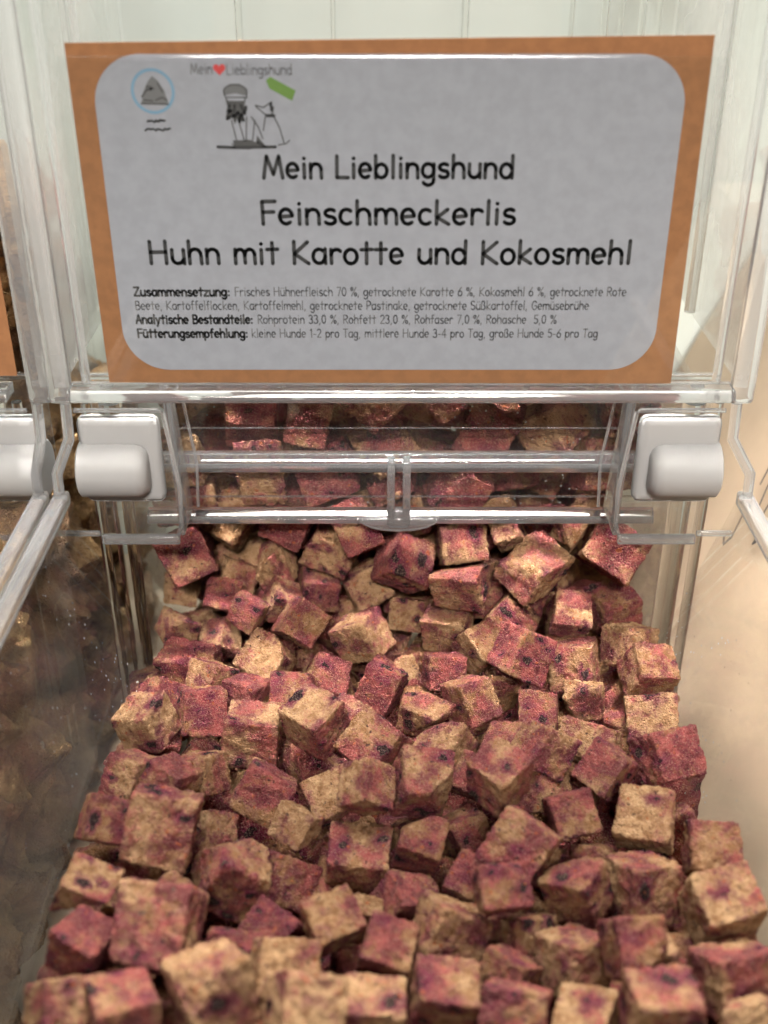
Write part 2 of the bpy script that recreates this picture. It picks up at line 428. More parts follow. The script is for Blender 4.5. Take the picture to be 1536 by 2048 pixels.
# ---------------------------------------------------------------- the place around the bins
sh = from_bm('shelf_surface', boxb(-90, 90, -5, 58.5, -38, -36), M_SHELF, None, .2); sh['kind'] = 'structure'
wl = from_bm('back_wall', boxb(-140, 140, 59, 61, -60, 14), M_WALL); wl['kind'] = 'structure'

# ---------------------------------------------------------------- the bulk bin
def make_bin(label, dx=0, draft=True):
    def tray_x(z, side): return ((-9.75-(z+27)*2.0/6.2) if side < 0 else (11.15+(z+27)*2.0/6.2)) if draft else (-11.75 if side < 0 else 12.8)
    root = empty('bulk_bin', .7+dx, 34, -36, label, 'bin', 'clear bulk bins side by side')
    def part(name, bm, mat, parent=None, bev=0):
        o = from_bm(name, bm, mat, None, bev)
        par = parent or root
        o.parent = par
        o.location = W(dx, 0, -LIFT) - root_offset(par)
        return o
    TOP = -20.8
    for s in (-1, 1):
        t = .25*s
        xa, xb = tray_x(TOP, s), tray_x(-33.4, s)
        w = part('tray_wall', hexa([(xb,16.6,-33.4),(xb+t,16.6,-33.4),(xb+t,37.2,-33.4),(xb,37.2,-33.4),(xa,16.6,TOP),(xa+t,16.6,TOP),(xa+t,37.2,TOP),(xa,37.2,TOP)]), M_DUSTY)
        part('rim', hexa([(xa-.33*s,15.6,TOP+.02),(xa+.22*s,15.6,TOP+.02),(xa+.22*s,36.6,TOP+.02),(xa-.33*s,36.6,TOP+.02),(xa-.33*s,15.6,TOP+.6),(xa+.22*s,15.6,TOP+.6),(xa+.22*s,36.6,TOP+.6),(xa-.33*s,36.6,TOP+.6)]), M_RIB, w, .13)
        # side of the hopper above, with its thick front edge
        xh = -11.3 if s < 0 else (12.5 if draft else 13.1)
        hw = part('hopper_wall', boxb(min(xh,xh+t), max(xh,xh+t), 37.4, 53, -16.4, 6), M_GLARE)
        part('edge_rib', hexa([(xh-.35*s,36.75,-16.9),(xh+.45*s,36.75,-16.9),(xh+.45*s,37.35,-16.9),(xh-.35*s,37.35,-16.9),(xh-.35*s,36.75,6),(xh+.45*s,36.75,6),(xh+.45*s,37.35,6),(xh-.35*s,37.35,6)]), M_RIB, hw, .2)
        if draft or s < 0: part('edge_rib', tube([(xh-.85*s,37.25,-16.3),(xh-.85*s,37.25,6)], .16), M_RIB, hw)
        part('edge_rib', tube([(xh-.1*s,44.5,-16.3),(xh-.1*s,44.5,6)], .22), M_RIB, hw)
        # cheek that drops from the hopper edge to the tray rim
        part('edge_cheek', tube([(xh-.1*s,36.9,-16.9),(xh-.1*s,36.7,-18.2),(xa-.05*s,36.3,-19.4),(xa-.05*s,36.2,-20.4)], .20, 10), M_RIB, hw)
        # lower throat wall and its rounded corner post
        xf = -9.7 if s < 0 else 11.0
        fw = part('throat_wall', boxb(min(xf,xf+t), max(xf,xf+t), 38.1, 52, -33.4, -16.6), M_PANE)
        part('corner_post', tube([(xf+.15*s,37.75,-33.2),(xf+.15*s,37.75,-17.2)], .42, 18), M_SOLID, fw)
        part('corner_post', tube([(xf+1.0*s,37.7,-33.2),(xf+1.0*s,37.7,-17.2)], .2, 14), M_SOLID, fw)
    part('tray_floor', boxb(tray_x(-33.4,-1)+.05, tray_x(-33.4,1)-.05, 16.9, 52, -33.75, -33.45), M_PANE)
    part('tray_front', boxb(tray_x(-33.4,-1)+.05, tray_x(-33.4,1)-.05, 16.55, 16.85, -33.4, -26.2), M_PANE)
    part('back_panel', boxb(-11.2, 12.4, 53.1, 53.4, -33.4, 6), M_PANE)
    for i, x in enumerate((-6.2, -2.2, 3.4, 7.9, 9.3, 10.0, 10.9, 11.6)):
        part('back_rib', tube([(x,52.6,-16),(x+.1,52.6,6)], .10 if i % 2 else .16, 10), M_SOLID)
    # upper front panel with the pocket for the card
    fp = part('front_panel', boxb(-10.9, 12.1, 36.98, 37.12, -16.2, 6), M_PANE)
    part('card_pocket', boxb(-9.9, 10.4, 36.62, 36.625, -16.15, -5.4), M_SLEEVE, fp)
    part('pocket_edge', tube([(-9.9,36.6,-5.4),(10.4,36.6,-5.4)], .012, 8), M_PANE, fp)
    part('ledge', extrude_x([(36.3,-16.62),(37.3,-16.62),(37.3,-16.22),(36.46,-16.22),(36.34,-16.42),(36.3,-16.5)], -10.95, 12.15), M_EDGE, fp, .03)
    # lower panel, stepped
    lp = part('lower_panel', boxb(-9.3, 10.6, 39.5, 39.62, -20.2, -16.6), M_DUSTY2)
    part('lower_panel', boxb(-9.3, 10.6, 39.2, 39.32, -22.4, -20.75), M_DUSTY2)
    part('step_rail', extrude_x([(38.93,-20.74),(39.65,-20.74),(39.65,-20.14),(39.22,-20.1),(39.1,-20.26),(38.99,-20.44),(38.93,-20.56)], -9.3, 10.6), M_EDGE, lp, .03)
    part('score_line', tube([(-9.3,39.46,-19.1),(10.6,39.46,-19.1)], .035, 8), M_EDGE, lp)
    part('score_line', tube([(-9.3,39.16,-21.9),(10.6,39.16,-21.9)], .04, 8), M_EDGE, lp)
    part('bottom_rail', extrude_x([(38.9,-23.0),(39.4,-23.0),(39.4,-22.5),(39.2,-22.55),(39.07,-22.75),(38.95,-22.82)], -9.3, 10.6), M_EDGE, lp, .03)
    # snap tab in the middle
    tb = part('snap_tab', boxb(.12, .42, 38.55, 39.15, -22.9, -20.1), M_RIB, None, .08)
    part('tab_rib', boxb(.72, 1.02, 38.55, 39.15, -22.9, -20.1), M_RIB, tb, .08)
    part('tab_block', boxb(.2, .95, 38.7, 39.1, -23.05, -22.3), M_RIB, tb, .06)
    bm = bmesh.new()
    pr = [(.57+1.55*math.cos(a), -22.62-.55*math.sin(a)) for a in [math.pi*i/16 for i in range(17)]]
    a = [bm.verts.new(W(x,38.6,z)) for x,z in pr]; b = [bm.verts.new(W(x,38.88,z)) for x,z in pr]
    for i in range(17): bm.faces.new((a[i],a[(i+1)%17],b[(i+1)%17],b[i]))
    bm.faces.new(a[::-1]); bm.faces.new(b)
    part('finger_lip', bm, M_RIB, tb, .04)
    # hinges
    for s in (-1, 1):
        c = lambda x: x if s < 0 else (1.1 if draft else 1.75)-x         # mirrored about the middle of the opening
        o_, i0, i1, i2 = c(-11.0), c(-8.05), c(-7.35), c(-7.5)
        h = part('hinge_bracket', hexa([(o_,38.6,-16.75),(c(-7.95),38.6,-16.75),(c(-7.95),38.78,-16.75),(o_,38.78,-16.75),(o_,38.6,-16.55),(c(-7.95),38.6,-16.55),(c(-7.95),38.78,-16.55),(o_,38.78,-16.55)]), M_EDGE, None, .06)
        # clear shell: back plate, splayed cheek, bottom lip
        part('bracket_plate', hexa([(o_,38.85,-22.2),(c(-7.5),38.85,-22.2),(c(-7.5),39.0,-22.2),(o_,39.0,-22.2),(o_,38.85,-16.6),(c(-7.95),38.85,-16.6),(c(-7.95),39.0,-16.6),(o_,39.0,-16.6)]), M_BRACKET, h)
        th = .16*(1 if s < 0 else -1)
        part('bracket_cheek', hexa([(c(-7.55),36.6,-22.15),(c(-7.55)+th,36.6,-22.15),(c(-7.55)+th,38.8,-22.15),(c(-7.55),38.8,-22.15),(c(-7.95),37.6,-16.6),(c(-7.95)+th,37.6,-16.6),(c(-7.95)+th,38.8,-16.6),(c(-7.95),38.8,-16.6)]), M_EDGE, h, .05)
        fr = [(-10.9,-17.1),(-7.9,-17.1),(-7.78,-17.2),(-7.45,-20.2),(-7.5,-21.7),(-7.68,-22.25),(-7.85,-22.38),(-10.4,-22.38)]
        part('bracket_frame', tube([(c(x),36.75,z) for x, z in fr], .085, 10), M_RIB, h)
        part('bracket_frame', tube([(c(x),38.7,z) for x, z in [(-7.5,-16.8),(-7.1,-20.2),(-7.2,-22.1)]], .06, 8), M_RIB, h)
        part('bracket_lip', boxb(min(c(-10.5),c(-7.6)), max(c(-10.5),c(-7.6)), 36.5, 36.8, -22.5, -22.15), M_RIB, h, .07)
        part('bracket_front', boxb(min(c(-10.5),c(-7.6)), max(c(-10.5),c(-7.6)), 36.6, 36.7, -22.1, -20.7), M_BRACKET, h)
        part('bracket_lip', boxb(min(c(-12.0),c(-10.65)), max(c(-12.0),c(-10.65)), 37.0, 37.2, -22.45, -22.25), M_RIB, h, .07)
        # white pin and its plate
        pl = part('pin_plate', boxb(min(c(-11.05),c(-8.1)), max(c(-11.05),c(-8.1)), 37.2, 37.7, -21.1, -17.6), M_FROST, None, .35)
        x0, x1 = -11.1, -8.55
        ring = []
        for k, (xx, rr) in enumerate(((x0,0.6),(x0,1.0),(x0+.06,1.08),(x1-.5,1.08),(x1-.25,1.02),(x1-.08,.88),(x1,.65),(x1,.3))): ring.append((xx, rr))
        bm = bmesh.new(); rs = []
        for xx, rr in ring: rs.append([bm.verts.new(W(c(xx), 37.4+rr*math.cos(6.28318*k/40), -19.72+rr*math.sin(6.28318*k/40))) for k in range(40)])
        for a, b in zip(rs, rs[1:]):
            for k in range(40): bm.faces.new((a[k],a[(k+1)%40],b[(k+1)%40],b[k]))
        bm.faces.new(rs[0]); bm.faces.new(rs[-1][::-1])
        part('hinge_pin', bm, M_FROST)
    return root
make_bin('clear acrylic bulk bin full of pink and tan dog treat cubes, middle of the picture')
NB = -25.2
make_bin('clear acrylic bulk bin with brown chews, cut off by the left edge', NB, False)

# ---------------------------------------------------------------- the card
CARD_Y = 36.92
def flat(name, polys, y, mat, parent, verts=None, faces=None):
    me = bpy.data.meshes.new(name)
    vs = verts if verts is not None else [p for poly in polys for p in poly]
    if faces is None:
        faces = []; i = 0
        for poly in polys: faces.append(tuple(range(i, i+len(poly)))); i += len(poly)
    me.from_pydata([W(x, y, z) for x, z in vs], [], faces)
    o = link(name, me, mat); o.parent = parent; o.location = W(0,0,-LIFT)-root_offset(parent)
    return o
card = empty('label_card', .2, CARD_Y, -16.1, 'kraft card with grey printed panel naming the chicken, carrot and coconut treats', 'label', 'kraft label cards on the bins')
def part_of(par, name, bm, mat, bev=0):
    o = from_bm(name, bm, mat, None, bev); o.parent = par; o.location = W(0,0,-LIFT)-root_offset(par); return o
part_of(card, 'card_sheet', hexa([(-9.55,CARD_Y-.02,-16.1),(9.98,CARD_Y-.02,-16.14),(9.98,CARD_Y+.02,-16.14),(-9.55,CARD_Y+.02,-16.1),(-9.6,CARD_Y-.02,-5.06),(9.9,CARD_Y-.02,-4.84),(9.9,CARD_Y+.02,-4.84),(-9.6,CARD_Y+.02,-5.06)]), M_KRAFT)
def rrect(x0, x1, z0, z1, r):
    p = []
    for cx, cz, a in ((x1-r,z1-r,0),(x0+r,z1-r,90),(x0+r,z0+r,180),(x1-r,z0+r,270)): p += arc(cx, cz, r, r, a, a+90, 14)
    return p
panel = flat('printed_panel', [rrect(-8.88, 9.24, -15.62, -5.37, 1.5)[::-1]], CARD_Y-.03, M_PRINT, card)
def line(name, s, x0, x1, base, cap, w, mat, y=CARD_Y-.036):
    v, f = ribbon(text_strokes(s, x0, x1, base, cap, len(s)), w)
    return flat(name, None, y, mat, panel, v, f)
line('title_text', 'Mein Lieblingshund', -3.86, 4.12, -9.06, .68, .125, M_INK)
line('title_text', 'Feinschmeckerlis', -3.98, 4.26, -10.54, .74, .13, M_INK)
line('title_text', 'Huhn mit Karotte und Kokosmehl', -7.72, 8.14, -11.85, .74, .13, M_INK)
SMALL = [(-12.96, [('Zusammensetzung:', -8.35, -5.13, 1), ('Frisches Hühnerfleisch 70 %, getrocknete Karotte 6 %, Kokosmehl 6 %, getrocknete Rote', -4.98, 8.09, 0)]),
         (-13.44, [('Beete, Kartoffelflocken, Kartoffelmehl, getrocknete Pastinake, getrocknete Süßkartoffel, Gemüsebrühe', -8.35, 6.88, 0)]),
         (-13.93, [('Analytische Bestandteile:', -8.38, -4.42, 1), ('Rohprotein 33,0 %, Rohfett 23,0 %, Rohfaser 7,0 %, Rohasche  5,0 %', -4.27, 5.83, 0)]),
         (-14.43, [('Fütterungsempfehlung:', -8.38, -4.62, 1), ('kleine Hunde 1-2 pro Tag, mittlere Hunde 3-4 pro Tag, große Hunde 5-6 pro Tag', -4.50, 7.27, 0)])]
for base, runs in SMALL:
    for s, x0, x1, bold in runs:
        line('small_text', s, x0, x1, base, .30, .070 if bold else .036, M_INK2 if bold else M_INKP)
# round blue emblem
def ringp(cx, cz, r0, r1, n=48):
    vs = []; fs = []
    for i in range(n):
        a = 6.28318*i/n; vs += [(cx+r0*math.cos(a), cz+r0*math.sin(a)), (cx+r1*math.cos(a), cz+r1*math.sin(a))]
    for i in range(n): j = (i+1) % n; fs.append((2*i, 2*i+1, 2*j+1, 2*j))
    return vs, fs
v, f = ringp(-7.07, -6.44, .58, .67)
em = flat('round_emblem', None, CARD_Y-.036, M_BLUE, panel, v, f)
flat('round_emblem', [[(-7.45,-6.78),(-7.36,-6.45),(-7.2,-6.15),(-7.05,-6.0),(-6.9,-6.12),(-6.72,-6.42),(-6.62,-6.80),(-7.0,-6.82)]], CARD_Y-.034, M_INKP, panel)
v, f = ribbon([[(-7.45,-6.80),(-6.63,-6.82)],[(-7.42,-6.6),(-7.25,-6.4),(-7.05,-6.36)],[(-7.25,-6.3),(-7.1,-6.32),(-7.15,-6.42)],[(-7.0,-6.7),(-6.8,-6.62),(-6.66,-6.7)],[(-7.35,-6.7),(-7.1,-6.72)],[(-6.9,-6.2),(-6.78,-6.45)]], .055)
flat('round_emblem', None, CARD_Y-.037, M_INK2, panel, v, f)
rz = random.Random(3)
for zc, xa, xb in ((-7.32, -7.33, -6.78), (-7.58, -7.42, -6.64)):
    st = [[(xa+(xb-xa)*i/14, zc+rz.uniform(-.035, .045)) for i in range(15)]]
    v, f = ribbon(st, .06); flat('small_text', None, CARD_Y-.036, M_INK2, panel, v, f)
# handwritten style name with the heart, tag and line drawing
line('emblem_text', 'Mein', -5.88, -5.20, -5.94, .30, .035, M_INKP)
line('emblem_text', 'Lieblingshund', -4.78, -2.79, -5.96, .30, .032, M_INKP)
h = []
for i in range(32):
    t = 6.28318*i/32; h.append((-4.99+.0118*16*math.sin(t)**3, -5.80+.0118*(13*math.cos(t)-5*math.cos(2*t)-2*math.cos(3*t)-math.cos(4*t))))
flat('heart', [h[::-1]], CARD_Y-.036, M_RED, panel)
flat('green_tag', [[(-3.60,-6.12),(-3.46,-6.02),(-2.70,-6.42),(-2.82,-6.72),(-3.50,-6.36)]], CARD_Y-.036, M_GREEN, panel)
DR = [arc(-4.55,-6.45,.36,.2,200,-20,12)+[(-4.2,-6.62),(-4.85,-6.62),(-4.9,-6.5)], [(-4.85,-6.66),(-4.75,-6.8),(-4.3,-6.78),(-4.25,-6.64)],
      [(-4.72,-7.3),(-4.6,-7.9)],[(-4.5,-7.3),(-4.35,-7.95)],[(-4.25,-7.2),(-4.3,-7.9)],[(-4.1,-7.2),(-3.9,-7.5),(-3.78,-7.85)],[(-4.0,-7.3),(-4.1,-7.9)],
      [(-3.95,-6.85),(-3.72,-6.92),(-3.45,-6.75)],[(-3.95,-6.88),(-3.7,-7.1),(-3.55,-7.15),(-3.45,-7.1),(-3.4,-6.9)],[(-3.66,-7.15),(-3.75,-7.6)],[(-3.42,-7.15),(-3.25,-7.5),(-3.12,-7.98)],
      [(-4.75,-8.0),(-4.6,-8.14),(-4.2,-8.16),(-3.95,-8.0),(-4.2,-7.92),(-4.7,-7.92)],[(-3.3,-8.04),(-3.05,-8.0),(-2.95,-7.9)]]
flat('line_drawing', [[(-4.86,-6.72),(-4.8,-6.95),(-4.9,-7.2),(-4.72,-7.15),(-4.62,-7.42),(-4.5,-7.2),(-4.38,-7.35),(-4.32,-7.0),(-4.26,-6.72)],[(-4.72,-7.92),(-4.66,-8.12),(-4.1,-8.14),(-3.95,-7.98),(-4.2,-7.88)],[(-3.95,-7.75),(-4.02,-8.06),(-3.72,-8.06)]], CARD_Y-.0345, M_INK2, panel)
flat('line_drawing', [[(-4.92,-6.56),(-4.9,-6.35),(-4.7,-6.22),(-4.4,-6.22),(-4.2,-6.36),(-4.2,-6.58),(-4.55,-6.5)]], CARD_Y-.0343, M_INKP, panel)
v, f = ribbon(DR, .042); flat('line_drawing', None, CARD_Y-.036, M_INK2, panel, v, f)
DR2 = [[(-4.75,-6.85),(-4.82,-7.05),(-4.7,-7.0),(-4.85,-7.25),(-4.65,-7.15)],[(-4.6,-6.85),(-4.62,-7.2),(-4.5,-7.05),(-4.48,-7.35),(-4.4,-7.1),(-4.35,-7.3)],[(-4.4,-6.85),(-4.3,-7.1),(-4.25,-6.9)],[(-3.48,-6.8),(-3.46,-7.0)],[(-3.6,-7.16),(-3.4,-7.16)],[(-5.2,-8.1),(-4.7,-8.12),(-3.4,-8.1)],[(-3.95,-7.95),(-3.75,-8.08)]]
v, f = ribbon(DR2, .095); flat('line_drawing', None, CARD_Y-.0375, M_INK, panel, v, f)

ncard = empty('label_card', -22, CARD_Y, -16.1, 'plain edge of a kraft card cut off at the left side of the picture', 'label', 'kraft label cards on the bins')
part_of(ncard, 'card_sheet', boxb(-32, -12.72, CARD_Y-.02, CARD_Y+.02, -15.85, -9.4), M_KRAFT)

# ---------------------------------------------------------------- bag on the right, clips behind
bag = empty('paper_bag', 20, 30, -36, 'cream paper bag with black handwriting standing right of the bin', 'bag')
bm = hexa([(10.8,6,-35.9),(32,6,-35.9),(32,58,-35.9),(10.8,58,-35.9),(19.4,6,-17),(32,6,-17),(32,58,-17),(19.4,58,-17)])
bmesh.ops.subdivide_edges(bm, edges=bm.edges[:], cuts=22, use_grid_fill=True)
for v_ in bm.verts:
    p = v_.co*22
    v_.co += Vector((noise.noise(p)*.5, noise.noise(p+Vector((9,2,4))), noise.noise(p+Vector((3,8,1)))*.3))*.0022
part_of(bag, 'bag_body', bm, M_BAG)
WR = [[(37.6,-19.4),(37.3,-20.4)],[(37.0,-18.9),(36.7,-20.2),(36.3,-21.0),(36.6,-21.6)],[(37.4,-21.0),(37.0,-21.8),(36.7,-22.7),(36.9,-23.2),(37.3,-23.0)],[(36.0,-19.3),(35.6,-21.5)],[(35.0,-19.5),(35.0,-22.0),(34.2,-21),(34.3,-19.4)]]
v, f = ribbon(WR, .12)
me = bpy.data.meshes.new('handwriting'); me.from_pydata([W(10.5+(z-3.2+36)*.455, y+6.0, z-3.2) for y, z in v], [], f)
hw_ = link('handwriting', me, M_INK); hw_.parent = bag; hw_.location = W(0,0,-LIFT)-root_offset(bag)
clip = empty('wall_clip', 12.5, 58.8, -4, 'small grey clip on the pale wall at the top edge', 'clip')
part_of(clip, 'clip_plate', boxb(11.3, 12.3, 58.4, 58.9, -3.2, 1.5), M_GREY, .08)
part_of(clip, 'clip_hook', boxb(12.32, 12.5, 57.6, 58.9, -5.5, 1.5), M_GREY, .04)
hang = empty('wall_hook', 1.0, 58.8, -2, 'pair of short dark prongs on the wall, top centre', 'hook')
for x in (.35, 1.35): part_of(hang, 'prong', boxb(x-.22, x+.22, 58.2, 58.9, -2.6, 2), M_DARK, .08)

